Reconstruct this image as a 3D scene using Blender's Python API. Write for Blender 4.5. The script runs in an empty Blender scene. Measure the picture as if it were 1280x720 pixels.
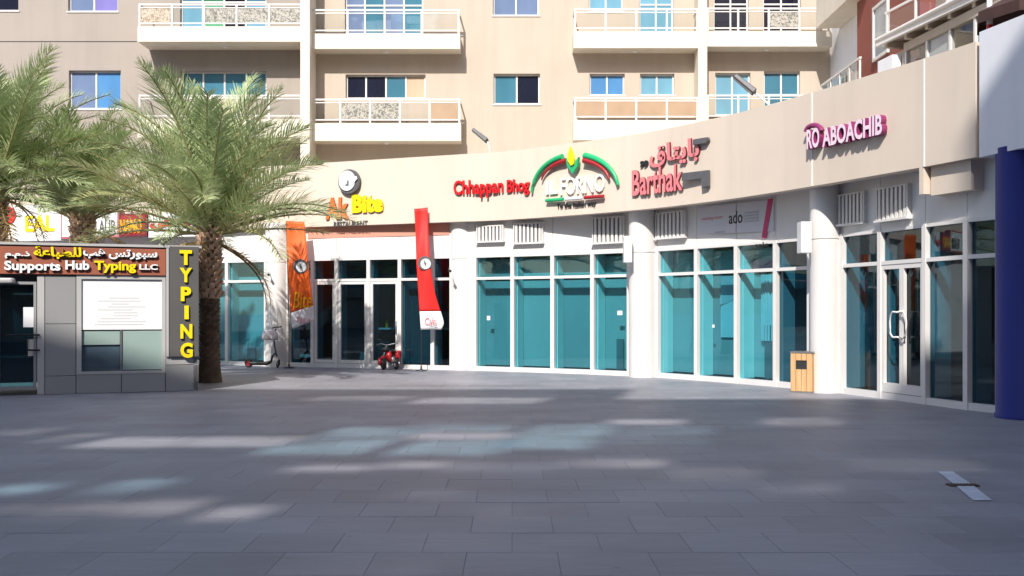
import bpy, math, random
from mathutils import Vector, Matrix
R = math.radians
random.seed(7)
scene = bpy.context.scene
COL = scene.collection

# ------------------------------------------------------------------ camera
FPX, HOR, CAMH = 1300.0, 389.0, 1.6          # focal length in photo pixels, horizon row, eye height
cd = bpy.data.cameras.new('camera'); cam = bpy.data.objects.new('camera', cd); COL.objects.link(cam)
cam.location = (0, 0, CAMH); cam.rotation_euler = (R(90), 0, 0)
cd.sensor_width = 36; cd.lens = FPX / 1280 * 36; cd.shift_y = (HOR - 360) / 1280
cd.clip_end = 2000
scene.camera = cam

# ------------------------------------------------------------------ light
SUN_EL, SUN_AZ = R(40), R(-14)                # azimuth: 0 = straight behind the camera, + = from the right
w = bpy.data.worlds.new('World'); scene.world = w; w.use_nodes = True
nt = w.node_tree; bg = nt.nodes['Background']
sky = nt.nodes.new('ShaderNodeTexSky'); sky.sky_type = 'NISHITA'; sky.sun_disc = False
sky.sun_elevation = SUN_EL; sky.sun_rotation = R(180) - SUN_AZ
sky.air_density = 1.0; sky.dust_density = 1.5
nt.links.new(sky.outputs[0], bg.inputs[0]); bg.inputs[1].default_value = 0.15
sd = bpy.data.lights.new('sun', 'SUN'); sun = bpy.data.objects.new('sun', sd); COL.objects.link(sun)
sd.energy = 4.3; sd.angle = R(0.53); sd.color = (1.0, 0.95, 0.88)
SD = Vector((math.sin(SUN_AZ) * math.cos(SUN_EL), -math.cos(SUN_AZ) * math.cos(SUN_EL), math.sin(SUN_EL)))
sun.rotation_euler = SD.to_track_quat('Z', 'Y').to_euler(); sun.location = (0, -20, 60)
scene.view_settings.view_transform = 'Standard'; scene.view_settings.look = 'None'
scene.view_settings.exposure = 0.42; scene.view_settings.gamma = 1
scene.cycles.max_bounces = 10; scene.cycles.transparent_max_bounces = 16
scene.cycles.caustics_reflective = False; scene.cycles.caustics_refractive = False
scene.cycles.use_denoising = True

# ------------------------------------------------------------------ materials
MATS = {}
def mat(name, col, rough=0.7, var=0.0, scale=4.0, bump=0.0, bscale=60.0, metal=0.0, spec=0.5, stretch=None, island=0.0, coat=0.0):
    m = bpy.data.materials.new(name); m.use_nodes = True; MATS[name] = m
    n = m.node_tree.nodes; l = m.node_tree.links; p = n['Principled BSDF']
    p.inputs['Roughness'].default_value = rough; p.inputs['Metallic'].default_value = metal
    p.inputs['Specular IOR Level'].default_value = spec; p.inputs['Coat Weight'].default_value = coat
    p.inputs['Base Color'].default_value = (*col, 1)
    if var or bump or island:
        tc = n.new('ShaderNodeTexCoord'); mp = n.new('ShaderNodeMapping')
        geo = n.new('ShaderNodeNewGeometry')
        l.new(geo.outputs['Position'], mp.inputs[0])
        if stretch: mp.inputs['Scale'].default_value = stretch
    if var or island:
        nz = n.new('ShaderNodeTexNoise'); nz.inputs['Scale'].default_value = scale; nz.inputs['Detail'].default_value = 6
        l.new(mp.outputs[0], nz.inputs[0])
        mr = n.new('ShaderNodeMapRange'); mr.inputs[1].default_value = .3; mr.inputs[2].default_value = .7
        mr.inputs[3].default_value = 1 - var; mr.inputs[4].default_value = 1 + var
        l.new(nz.outputs[0], mr.inputs[0])
        fac = mr.outputs[0]
        if island:
            oi = n.new('ShaderNodeObjectInfo'); ad = n.new('ShaderNodeMath'); ad.operation = 'ADD'
            l.new(oi.outputs['Random'], ad.inputs[0]); l.new(geo.outputs['Random Per Island'], ad.inputs[1])
            fr = n.new('ShaderNodeMath'); fr.operation = 'FRACT'; l.new(ad.outputs[0], fr.inputs[0])
            m2 = n.new('ShaderNodeMapRange'); m2.inputs[3].default_value = 1 - island; m2.inputs[4].default_value = 1 + island
            l.new(fr.outputs[0], m2.inputs[0])
            mu = n.new('ShaderNodeMath'); mu.operation = 'MULTIPLY'; l.new(fac, mu.inputs[0]); l.new(m2.outputs[0], mu.inputs[1]); fac = mu.outputs[0]
        vm = n.new('ShaderNodeVectorMath'); vm.operation = 'SCALE'; vm.inputs[0].default_value = col
        l.new(fac, vm.inputs['Scale']); l.new(vm.outputs[0], p.inputs['Base Color'])
    if bump:
        nb = n.new('ShaderNodeTexNoise'); nb.inputs['Scale'].default_value = bscale; nb.inputs['Detail'].default_value = 4
        l.new(mp.outputs[0], nb.inputs[0])
        b = n.new('ShaderNodeBump'); b.inputs['Strength'].default_value = bump; b.inputs['Distance'].default_value = .01
        l.new(nb.outputs[0], b.inputs['Height']); l.new(b.outputs[0], p.inputs['Normal'])
    return m
def stain(m, col_nodes_strength=0.12):
    """rain streaks: vertical, stretched noise multiplied on the base colour"""
    n = m.node_tree.nodes; l = m.node_tree.links; p = n['Principled BSDF']
    geo = n.new('ShaderNodeNewGeometry'); mp = n.new('ShaderNodeMapping'); mp.inputs['Scale'].default_value = (2.2, 2.2, .16)
    l.new(geo.outputs['Position'], mp.inputs[0])
    nz = n.new('ShaderNodeTexNoise'); nz.inputs['Scale'].default_value = 1.6; nz.inputs['Detail'].default_value = 5; l.new(mp.outputs[0], nz.inputs[0])
    mr = n.new('ShaderNodeMapRange'); mr.inputs[1].default_value = .45; mr.inputs[2].default_value = .75
    mr.inputs[3].default_value = 1; mr.inputs[4].default_value = 1 - col_nodes_strength; l.new(nz.outputs[0], mr.inputs[0])
    vm = n.new('ShaderNodeVectorMath'); vm.operation = 'SCALE'; l.new(mr.outputs[0], vm.inputs['Scale'])
    src = p.inputs['Base Color'].links[0].from_socket if p.inputs['Base Color'].links else None
    if src: l.new(src, vm.inputs[0])
    else: vm.inputs[0].default_value = p.inputs['Base Color'].default_value[:3]
    l.new(vm.outputs[0], p.inputs['Base Color'])
    return m
def glass(name, tint, base=.035, rough=0.0, mottle=0.0):
    m = bpy.data.materials.new(name); m.use_nodes = True; MATS[name] = m
    n = m.node_tree.nodes; l = m.node_tree.links; out = n['Material Output']; n.remove(n['Principled BSDF'])
    tr = n.new('ShaderNodeBsdfTransparent'); tr.inputs[0].default_value = (*[c ** .5 for c in tint], 1)   # two faces per pane
    if mottle:                                   # uneven tint, breaks up the added light pools on the plaza
        g_ = n.new('ShaderNodeNewGeometry'); mp = n.new('ShaderNodeMapping'); mp.inputs['Scale'].default_value = (.55, 1, 1.5); l.new(g_.outputs['Position'], mp.inputs[0])
        nz = n.new('ShaderNodeTexNoise'); nz.inputs['Scale'].default_value = 1.0; nz.inputs['Detail'].default_value = 3; l.new(mp.outputs[0], nz.inputs[0])
        mr = n.new('ShaderNodeMapRange'); mr.inputs[1].default_value = .36; mr.inputs[2].default_value = .58; mr.inputs[3].default_value = 1 - mottle; mr.inputs[4].default_value = 1; l.new(nz.outputs[0], mr.inputs[0])
        sc_ = n.new('ShaderNodeVectorMath'); sc_.operation = 'SCALE'; sc_.inputs[0].default_value = tuple(c ** .5 for c in tint); l.new(mr.outputs[0], sc_.inputs['Scale']); l.new(sc_.outputs[0], tr.inputs[0])
    gl = n.new('ShaderNodeBsdfGlossy'); gl.inputs['Roughness'].default_value = rough; gl.inputs[0].default_value = (.95, .98, 1, 1)
    geo = n.new('ShaderNodeNewGeometry'); dt = n.new('ShaderNodeVectorMath'); dt.operation = 'DOT_PRODUCT'   # two-sided Schlick reflectance
    l.new(geo.outputs['Incoming'], dt.inputs[0]); l.new(geo.outputs['Normal'], dt.inputs[1])
    def mth(op, a, b=None):
        q = n.new('ShaderNodeMath'); q.operation = op
        for i, x in enumerate((a, b)):
            if x is None: continue
            if isinstance(x, (int, float)): q.inputs[i].default_value = x
            else: l.new(x, q.inputs[i])
        return q.outputs[0]
    fr_ = mth('ADD', mth('MULTIPLY', mth('POWER', mth('SUBTRACT', 1.0, mth('ABSOLUTE', dt.outputs['Value'])), 5.0), .93), base)
    mx = n.new('ShaderNodeMixShader'); l.new(fr_, mx.inputs[0]); l.new(tr.outputs[0], mx.inputs[1]); l.new(gl.outputs[0], mx.inputs[2])
    l.new(mx.outputs[0], out.inputs[0]); return m

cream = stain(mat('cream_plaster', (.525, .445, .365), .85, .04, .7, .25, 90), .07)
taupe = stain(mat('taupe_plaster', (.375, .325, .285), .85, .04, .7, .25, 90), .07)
fasc = stain(mat('fascia_render', (.675, .575, .48), .8, .03, .9, .2, 70), .05)
bandm = stain(mat('balcony_white', (.74, .68, .58), .75, .03, 1.0, .15, 80), .08)
whitep = stain(mat('white_panel', (.78, .76, .73), .5, .03, 1.2, .05, 60), .06)
whitem = mat('white_aluminium', (.72, .70, .68), .35, .02, 3)
colm = stain(mat('column_white', (.72, .70, .68), .55, .03, 1.5, .1, 50), .07)
redw = stain(mat('red_plaster', (.26, .075, .055), .85, .06, .8, .25, 90), .06)
whitew = stain(mat('white_plaster', (.80, .81, .86), .8, .03, .8, .2, 90), .05)
greyw = stain(mat('grey_plaster', (.52, .51, .52), .8, .04, .8, .2, 90), .06)
soffm = mat('soffit_plaster', (.50, .42, .36), .85, .05, 1)
roofm = mat('roof_screed', (.42, .38, .33), .9, .08, 1)
dark = mat('dark_gap', (.02, .02, .022), .6)
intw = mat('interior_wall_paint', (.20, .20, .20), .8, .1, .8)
teal = glass('teal_glass', (.36, .84, .93), .06)
tealdk = glass('dark_teal_glass', (.15, .38, .48), .05)
clear = glass('clear_glass', (.86, .90, .90))
tgl = {}
blind = mat('blind_board', (.34, .33, .33), .7, .10, .9, stretch=(1, 1, .35))
blinds = [blind, mat('blind_board_pale', (.40, .39, .39), .7, .12, .9, stretch=(1, 1, .35)), mat('blind_board_grey', (.27, .27, .28), .7, .14, .9, stretch=(1, 1, .35))]
blinddk = mat('blind_board_dark', (.12, .13, .14), .7, .2, .9, stretch=(1, 1, .35))
metalg = mat('aluminium_grey_panel', (.40, .395, .39), .35, .03, 1.5, metal=.35)
metall = mat('aluminium_light_panel', (.56, .55, .53), .35, .03, 1.5, metal=.25)
metald = mat('charcoal_panel', (.105, .10, .095), .45, .05, 2)
brown = mat('terracotta_board', (.33, .10, .055), .5, .06, 2)
yel = mat('yellow_letter', (.90, .68, .01), .35)
whl = mat('white_letter', (.85, .85, .85), .35)
blk = mat('black_plastic', (.018, .018, .02), .4, .2, 20)
rub = mat('rubber', (.022, .022, .024), .75, .2, 30)
grym = mat('grey_metal', (.32, .32, .33), .4, .1, 8, metal=.7)
redl = mat('red_letter', (.72, .012, .018), .3)
pink = mat('pink_letter', (.75, .22, .24), .35)
maroon = mat('maroon_side', (.16, .02, .03), .4)
magen = mat('magenta_print', (.62, .05, .16), .5)
purp = mat('plum_side', (.26, .03, .13), .4)
lilac = mat('lilac_letter', (.84, .68, .78), .35)
gren = mat('green_letter', (.02, .42, .16), .35)
darkred = mat('dark_red_letter', (.36, .02, .025), .35)
orng = mat('orange_letter', (.80, .17, .03), .4)
amber = mat('amber_letter', (.85, .42, .01), .4)
navyc = stain(mat('navy_paint', (.0, .010, .19), .6, .05, 1.2, .1, 50), .1)
wood = mat('oak_slat', (.60, .36, .17), .5, .18, 3, .2, 40, stretch=(6, 6, .5), island=.10)
palmt = mat('palm_trunk_bark', (.16, .105, .07), .95, .35, 6, .6, 30, island=.25)
palmd = mat('palm_boot_dry', (.55, .38, .27), .9, .3, 6, .5, 30, island=.25)
rach = mat('frond_rachis', (.30, .27, .12), .6, .15, 4)
drym = mat('dry_frond', (.34, .23, .10), .8, .25, 5)
rust = mat('rusty_iron', (.10, .065, .045), .85, .45, 30, .5, 60)
paint = mat('marking_paint', (.50, .54, .62), .7, .12, 6, .2, 80)
poster = mat('poster_white', (.82, .82, .81), .5, .02, 3)

grayt = mat('grey_print', (.52, .52, .53), .6)
redm = mat('red_gloss', (.55, .015, .02), .25, .08, 6, coat=.5)
towm = stain(mat('tower_plaster', (.46, .42, .37), .85, .08, .5), .1)
orangef = mat('orange_flag_cloth', (.88, .13, .012), .55, .08, 3)
redf = mat('red_flag_cloth', (.78, .022, .018), .55, .08, 3)
whitef = mat('white_flag_cloth', (.80, .78, .82), .6, .04, 3)
skin = mat('tan_fabric_panel', (.42, .29, .19), .7, .08, 2)
silver = mat('bright_steel', (.72, .72, .73), .22, metal=.9)

# paving stone: streaky, weathered, each slab a little different
def paver_material():
    m = mat('paving_stone', (.238, .24, .276), .52, .14, .55, .2, 45, island=.09, stretch=(.55, 1.6, 1))
    n = m.node_tree.nodes; l = m.node_tree.links; p = n['Principled BSDF']
    geo = n.new('ShaderNodeNewGeometry'); mp = n.new('ShaderNodeMapping'); mp.inputs['Scale'].default_value = (1.2, 9, 1)
    l.new(geo.outputs['Position'], mp.inputs[0])
    nz = n.new('ShaderNodeTexNoise'); nz.inputs['Scale'].default_value = 2.0; nz.inputs['Detail'].default_value = 8; nz.inputs['Roughness'].default_value = .65
    l.new(mp.outputs[0], nz.inputs[0])
    mr = n.new('ShaderNodeMapRange'); mr.inputs[1].default_value = .3; mr.inputs[2].default_value = .7; mr.inputs[3].default_value = .86; mr.inputs[4].default_value = 1.14
    l.new(nz.outputs[0], mr.inputs[0])
    vm = n.new('ShaderNodeVectorMath'); vm.operation = 'SCALE'; l.new(p.inputs['Base Color'].links[0].from_socket, vm.inputs[0]); l.new(mr.outputs[0], vm.inputs['Scale'])
    l.new(vm.outputs[0], p.inputs['Base Color'])
    st = n.new('ShaderNodeTexNoise'); st.inputs['Scale'].default_value = .42; st.inputs['Detail'].default_value = 7; st.inputs['Roughness'].default_value = .6; l.new(geo.outputs['Position'], st.inputs[0])
    s1 = n.new('ShaderNodeMapRange'); s1.inputs[1].default_value = .5; s1.inputs[2].default_value = .68; s1.inputs[3].default_value = 1; s1.inputs[4].default_value = .84; l.new(st.outputs[0], s1.inputs[0])
    vo = n.new('ShaderNodeTexVoronoi'); vo.inputs['Scale'].default_value = 1.7; l.new(geo.outputs['Position'], vo.inputs[0])      # gum and drip spots
    s2 = n.new('ShaderNodeMapRange'); s2.inputs[1].default_value = .03; s2.inputs[2].default_value = .05; s2.inputs[3].default_value = .72; s2.inputs[4].default_value = 1; l.new(vo.outputs['Distance'], s2.inputs[0])
    mm = n.new('ShaderNodeMath'); mm.operation = 'MULTIPLY'; l.new(s1.outputs[0], mm.inputs[0]); l.new(s2.outputs[0], mm.inputs[1])
    v2 = n.new('ShaderNodeVectorMath'); v2.operation = 'SCALE'; l.new(vm.outputs[0], v2.inputs[0]); l.new(mm.outputs[0], v2.inputs['Scale']); l.new(v2.outputs[0], p.inputs['Base Color'])
    r2 = n.new('ShaderNodeMapRange'); r2.inputs[3].default_value = .42; r2.inputs[4].default_value = .68; l.new(nz.outputs[0], r2.inputs[0]); l.new(r2.outputs[0], p.inputs['Roughness'])
    return m
paverm = paver_material()
jointm = mat('joint_sand', (.20, .20, .225), .95, .2, 3)

def leaf_material(name, a, b):
    m = bpy.data.materials.new(name); m.use_nodes = True
    n = m.node_tree.nodes; l = m.node_tree.links; out = n['Material Output']; p = n['Principled BSDF']
    geo = n.new('ShaderNodeNewGeometry'); oi = n.new('ShaderNodeObjectInfo')
    ad = n.new('ShaderNodeMath'); ad.operation = 'ADD'; l.new(geo.outputs['Random Per Island'], ad.inputs[0]); l.new(oi.outputs['Random'], ad.inputs[1])
    hf = n.new('ShaderNodeMath'); hf.operation = 'MULTIPLY'; hf.inputs[1].default_value = .5; l.new(ad.outputs[0], hf.inputs[0])
    mx = n.new('ShaderNodeMix'); mx.data_type = 'RGBA'; l.new(hf.outputs[0], mx.inputs[0]); mx.inputs[6].default_value = (*a, 1); mx.inputs[7].default_value = (*b, 1)
    p.inputs['Roughness'].default_value = .55; l.new(mx.outputs[2], p.inputs['Base Color'])
    tr = n.new('ShaderNodeBsdfTranslucent'); l.new(mx.outputs[2], tr.inputs[0])
    ms = n.new('ShaderNodeMixShader'); ms.inputs[0].default_value = .25; l.new(p.outputs[0], ms.inputs[1]); l.new(tr.outputs[0], ms.inputs[2]); l.new(ms.outputs[0], out.inputs[0])
    return m
leafm = leaf_material('palm_leaflet', (.31, .40, .17), (.60, .67, .38))
leafy = leaf_material('palm_leaflet_yellowing', (.44, .45, .19), (.66, .65, .36))

def pattern_material(name, c0, c1, sc, thr):
    m = bpy.data.materials.new(name); m.use_nodes = True
    n = m.node_tree.nodes; l = m.node_tree.links; p = n['Principled BSDF']; p.inputs['Roughness'].default_value = .3
    geo = n.new('ShaderNodeNewGeometry'); nz = n.new('ShaderNodeTexNoise'); nz.inputs['Scale'].default_value = sc; nz.inputs['Detail'].default_value = 2; nz.inputs['Distortion'].default_value = 1.2
    l.new(geo.outputs['Position'], nz.inputs[0])
    cr = n.new('ShaderNodeValToRGB'); cr.color_ramp.elements[0].position = thr; cr.color_ramp.elements[1].position = thr + .05
    cr.color_ramp.elements[0].color = (*c0, 1); cr.color_ramp.elements[1].color = (*c1, 1)
    l.new(nz.outputs[0], cr.inputs[0]); l.new(cr.outputs[0], p.inputs['Base Color']); return m
etch = pattern_material('etched_leaf_glass', (.17, .17, .15), (.48, .45, .39), 15, .46)
etch2 = pattern_material('etched_brown_glass', (.30, .22, .15), (.58, .50, .40), 16, .45)
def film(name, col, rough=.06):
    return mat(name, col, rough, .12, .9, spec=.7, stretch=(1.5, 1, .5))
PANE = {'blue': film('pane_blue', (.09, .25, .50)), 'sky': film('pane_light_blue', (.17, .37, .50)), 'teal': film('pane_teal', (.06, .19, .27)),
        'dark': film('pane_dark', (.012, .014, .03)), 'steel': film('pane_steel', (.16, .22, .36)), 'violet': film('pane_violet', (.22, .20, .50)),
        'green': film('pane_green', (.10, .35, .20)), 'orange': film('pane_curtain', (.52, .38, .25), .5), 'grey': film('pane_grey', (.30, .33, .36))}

# ------------------------------------------------------------------ mesh helpers
class MB:
    def __init__(s): s.v = []; s.f = []; s.sm = []; s.mi = []
    def add(s, vs, fs, smooth=False, mi=0):
        b = len(s.v); s.v += [Vector(x) for x in vs]
        for f in fs: s.f.append([b + i for i in f]); s.sm.append(smooth); s.mi.append(mi)
        return s
    def hexa(s, p, mi=0):                       # 8 corners: bottom ring 0-3, top ring 4-7
        return s.add(p, [(3, 2, 1, 0), (4, 5, 6, 7), (0, 1, 5, 4), (1, 2, 6, 5), (2, 3, 7, 6), (3, 0, 4, 7)], False, mi)
    def box(s, x0, x1, y0, y1, z0, z1, fr=None, mi=0):
        p = [(x0, y0, z0), (x1, y0, z0), (x1, y1, z0), (x0, y1, z0), (x0, y0, z1), (x1, y0, z1), (x1, y1, z1), (x0, y1, z1)]
        return s.hexa([fr(*q) if fr else q for q in p], mi)
    def prism(s, poly, z0, z1, fr=None, mi=0):  # polygon in local x,y extruded along local z
        n = len(poly); g = fr or (lambda *a: a)
        vs = [g(x, y, z0) for x, y in poly] + [g(x, y, z1) for x, y in poly]
        fs = [tuple(range(n))[::-1], tuple(range(n, 2 * n))] + [(i, (i + 1) % n, n + (i + 1) % n, n + i) for i in range(n)]
        return s.add(vs, fs, False, mi)
    def plate(s, poly, y0, y1, fr=None, mi=0):  # polygon in local x,z extruded along local y (depth)
        n = len(poly); g = fr or (lambda *a: a)
        vs = [g(x, y0, z) for x, z in poly] + [g(x, y1, z) for x, z in poly]
        fs = [tuple(range(n)), tuple(range(n, 2 * n))[::-1]] + [((i + 1) % n, i, n + i, n + (i + 1) % n) for i in range(n)]
        return s.add(vs, fs, False, mi)
    def lathe(s, c, prof, n=24, mi=0, smooth=True):   # profile [(r,z)] about a vertical axis at c
        vs = []; fs = []
        for r, z in prof:
            for k in range(n):
                a = 2 * math.pi * k / n; vs.append((c[0] + r * math.cos(a), c[1] + r * math.sin(a), z))
        for i in range(len(prof) - 1):
            for k in range(n): fs.append((i * n + k, i * n + (k + 1) % n, (i + 1) * n + (k + 1) % n, (i + 1) * n + k))
        s.add(vs, fs, smooth, mi)
        s.add([vs[k] for k in range(n)][::-1], [tuple(range(n))], False, mi)
        s.add(vs[-n:], [tuple(range(n))], False, mi); return s
    def tube(s, pts, r, n=8, mi=0, cap=True):
        pts = [Vector(p) for p in pts]; rs = r if isinstance(r, (list, tuple)) else [r] * len(pts); vs = []; fs = []
        for i, p in enumerate(pts):
            d = (pts[min(i + 1, len(pts) - 1)] - pts[max(i - 1, 0)]).normalized()
            u = d.cross(Vector((0, 0, 1)) if abs(d.z) < .95 else Vector((1, 0, 0))).normalized(); v = d.cross(u)
            for k in range(n):
                a = 2 * math.pi * k / n; vs.append(p + (u * math.cos(a) + v * math.sin(a)) * rs[i])
        for i in range(len(pts) - 1):
            for k in range(n): fs.append((i * n + k, (i + 1) * n + k, (i + 1) * n + (k + 1) % n, i * n + (k + 1) % n))
        s.add(vs, fs, True, mi)
        if cap: s.add(vs[:n], [tuple(range(n))], False, mi); s.add(vs[-n:], [tuple(range(n))[::-1]], False, mi)
        return s
    def torus(s, c, ax, R1, r, n=24, k=8, mi=0):
        ax = Vector(ax).normalized(); u = ax.cross(Vector((0, 0, 1)) if abs(ax.z) < .9 else Vector((1, 0, 0))).normalized(); v = ax.cross(u); vs = []; fs = []
        for i in range(n):
            a = 2 * math.pi * i / n; d = u * math.cos(a) + v * math.sin(a)
            for j in range(k):
                b = 2 * math.pi * j / k; vs.append(Vector(c) + d * (R1 + r * math.cos(b)) + ax * r * math.sin(b))
        for i in range(n):
            for j in range(k): fs.append((i * k + j, ((i + 1) % n) * k + j, ((i + 1) % n) * k + (j + 1) % k, i * k + (j + 1) % k))
        return s.add(vs, fs, True, mi)
    def disc(s, c, ax, r, t, n=24, mi=0):       # solid disc of thickness t about axis ax
        ax = Vector(ax).normalized()
        return s.tube([Vector(c) - ax * t / 2, Vector(c) + ax * t / 2], r, n, mi)
    def build(s, name, m, parent=None, origin=None, bevel=0):
        me = bpy.data.meshes.new(name)
        o = bpy.data.objects.new(name, me); COL.objects.link(o)
        org = Vector((0, 0, 0))
        if parent is not None:
            org = parent['_o']; o.parent = parent
            org = Vector(org)
        elif origin is not None:
            org = Vector(origin); o.location = org
        o['_o'] = tuple(org)
        me.from_pydata([v - org for v in s.v], [], s.f); me.update()
        for p_, q, k in zip(me.polygons, s.sm, s.mi): p_.use_smooth = q; p_.material_index = k
        for mm in (m if isinstance(m, (list, tuple)) else [m]): me.materials.append(mm)
        if bevel:
            b = o.modifiers.new('bevel', 'BEVEL'); b.width = bevel; b.segments = 2; b.limit_method = 'ANGLE'; b.angle_limit = R(40)
        return o

def thing(name, loc, label, cat, group=None):
    o = bpy.data.objects.new(name, None); COL.objects.link(o); o.location = loc; o['_o'] = tuple(loc); o.empty_display_size = .2
    return tag(o, label, cat, group)
def tag(o, label, cat, group=None):
    o['label'] = label; o['category'] = cat
    if group: o['group'] = group
    return o
def struct(o): o['kind'] = 'structure'; return o

def ray(px, depth, py=None):                    # photo pixel + distance -> world x (and z)
    x = (px - 640) / FPX * depth
    return (x, CAMH + (HOR - py) / FPX * depth) if py is not None else x
def gz(py): return CAMH * FPX / (py - HOR)      # ground distance of a photo row
def G(px, py): d = gz(py); return Vector((ray(px, d), d, 0))
def frame(p, q):
    """local frame of an upright wall through ground points p -> q: x along, y into the wall, z up"""
    p = Vector((p[0], p[1], 0)); q = Vector((q[0], q[1], 0)); t = (q - p).normalized(); n = Vector((-t.y, t.x, 0))
    f = lambda x, y, z: p + t * x + n * y + Vector((0, 0, z))
    f.len = (q - p).length; f.t = t; f.n = n; f.p = p
    return f
def on(fr, px, py=None):
    """where the sight line of column px meets the wall: local x (and z at row py)"""
    d = Vector(((px - 640) / FPX, 1.0)); p = fr.p; t = fr.t
    den = t.x * d.y - t.y * d.x
    k = -(p.x * d.y - p.y * d.x) / den
    y = p.y + t.y * k
    return (k, CAMH + (HOR - py) * y / FPX) if py is not None else k

def catmull(pts, n=10):
    out = []; P = [Vector(p) for p in pts]; P = [2 * P[0] - P[1]] + P + [2 * P[-1] - P[-2]]
    for i in range(1, len(P) - 2):
        for k in range(n):
            t = k / n; a, b, c, d = P[i - 1], P[i], P[i + 1], P[i + 2]
            out.append(.5 * ((2 * b) + (-a + c) * t + (2 * a - 5 * b + 4 * c - d) * t * t + (-a + 3 * b - 3 * c + d) * t ** 3))
    out.append(P[-2]); return out
def curve_at(curve, px):
    """point of a plan curve seen in photo column px, with the local frame there"""
    k = (px - 640) / FPX
    for a, b in zip(curve, curve[1:]):
        fa, fb = a[0] - k * a[1], b[0] - k * b[1]
        if fa <= 0 <= fb:
            u = fa / (fa - fb) if fa != fb else 0
            return a.lerp(b, u)
    return None
def curve_frame(curve, px):
    c = curve_at(curve, px); best = min(range(len(curve) - 1), key=lambda i: ((curve[i] + curve[i + 1]) / 2 - c).length)
    t = (curve[best + 1] - curve[best]).normalized(); f = frame(c, c + t); return f
def offset(curve, d):
    out = []
    for i, p in enumerate(curve):
        t = (curve[min(i + 1, len(curve) - 1)] - curve[max(i - 1, 0)]).normalized(); out.append(Vector((p[0] - t[1] * d, p[1] + t[0] * d)))
    return out
def ribbon(mb, c0, c1, z0, z1):                 # solid between two plan curves
    n = len(c0); vs = []
    for a, b in zip(c0, c1): vs += [(a[0], a[1], z0), (b[0], b[1], z0), (b[0], b[1], z1), (a[0], a[1], z1)]
    fs = []
    for i in range(n - 1):
        for k in range(4): fs.append((i * 4 + k, i * 4 + (k + 1) % 4, i * 4 + 4 + (k + 1) % 4, i * 4 + 4 + k))
    fs += [(3, 2, 1, 0), ((n - 1) * 4, (n - 1) * 4 + 1, (n - 1) * 4 + 2, (n - 1) * 4 + 3)]
    mb.add(vs, [f[::-1] for f in fs], False); return mb

def holes_wall(mb, x0, x1, z0, z1, holes, y0, y1, fr=None):
    """wall slab in x,z with rectangular openings and their reveals"""
    g = fr or (lambda *a: a)
    xs = sorted({x0, x1, *[h[0] for h in holes], *[h[1] for h in holes]}); zs = sorted({z0, z1, *[h[2] for h in holes], *[h[3] for h in holes]})
    inh = lambda x, z: any(h[0] < x < h[1] and h[2] < z < h[3] for h in holes)
    for a, b in zip(xs, xs[1:]):
        run = None
        for c, d in zip(zs, zs[1:]):
            if inh((a + b) / 2, (c + d) / 2):
                if run: _cell(mb, g, a, b, run[0], run[1], y0, y1); run = None
            else: run = (run[0], d) if run else (c, d)
        if run: _cell(mb, g, a, b, run[0], run[1], y0, y1)
    for h in holes:
        a, b, c, d = h
        for q in ([(a, y0, c), (a, y1, c), (a, y1, d), (a, y0, d)], [(b, y0, c), (b, y0, d), (b, y1, d), (b, y1, c)],
                  [(a, y0, c), (b, y0, c), (b, y1, c), (a, y1, c)], [(a, y0, d), (a, y1, d), (b, y1, d), (b, y0, d)]):
            mb.add([g(*p) for p in q], [(0, 1, 2, 3)])
    for q in ([(x0, y0, z0), (x0, y1, z0), (x0, y1, z1), (x0, y0, z1)], [(x1, y0, z0), (x1, y0, z1), (x1, y1, z1), (x1, y1, z0)],
              [(x0, y0, z1), (x1, y0, z1), (x1, y1, z1), (x0, y1, z1)], [(x0, y0, z0), (x0, y1, z0), (x1, y1, z0), (x1, y0, z0)]):
        mb.add([g(*p) for p in q], [(0, 1, 2, 3)])
def _cell(mb, g, a, b, c, d, y0, y1):
    mb.add([g(a, y0, c), g(b, y0, c), g(b, y0, d), g(a, y0, d)], [(0, 1, 2, 3)])
    mb.add([g(a, y1, c), g(a, y1, d), g(b, y1, d), g(b, y1, c)], [(0, 1, 2, 3)])

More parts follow.
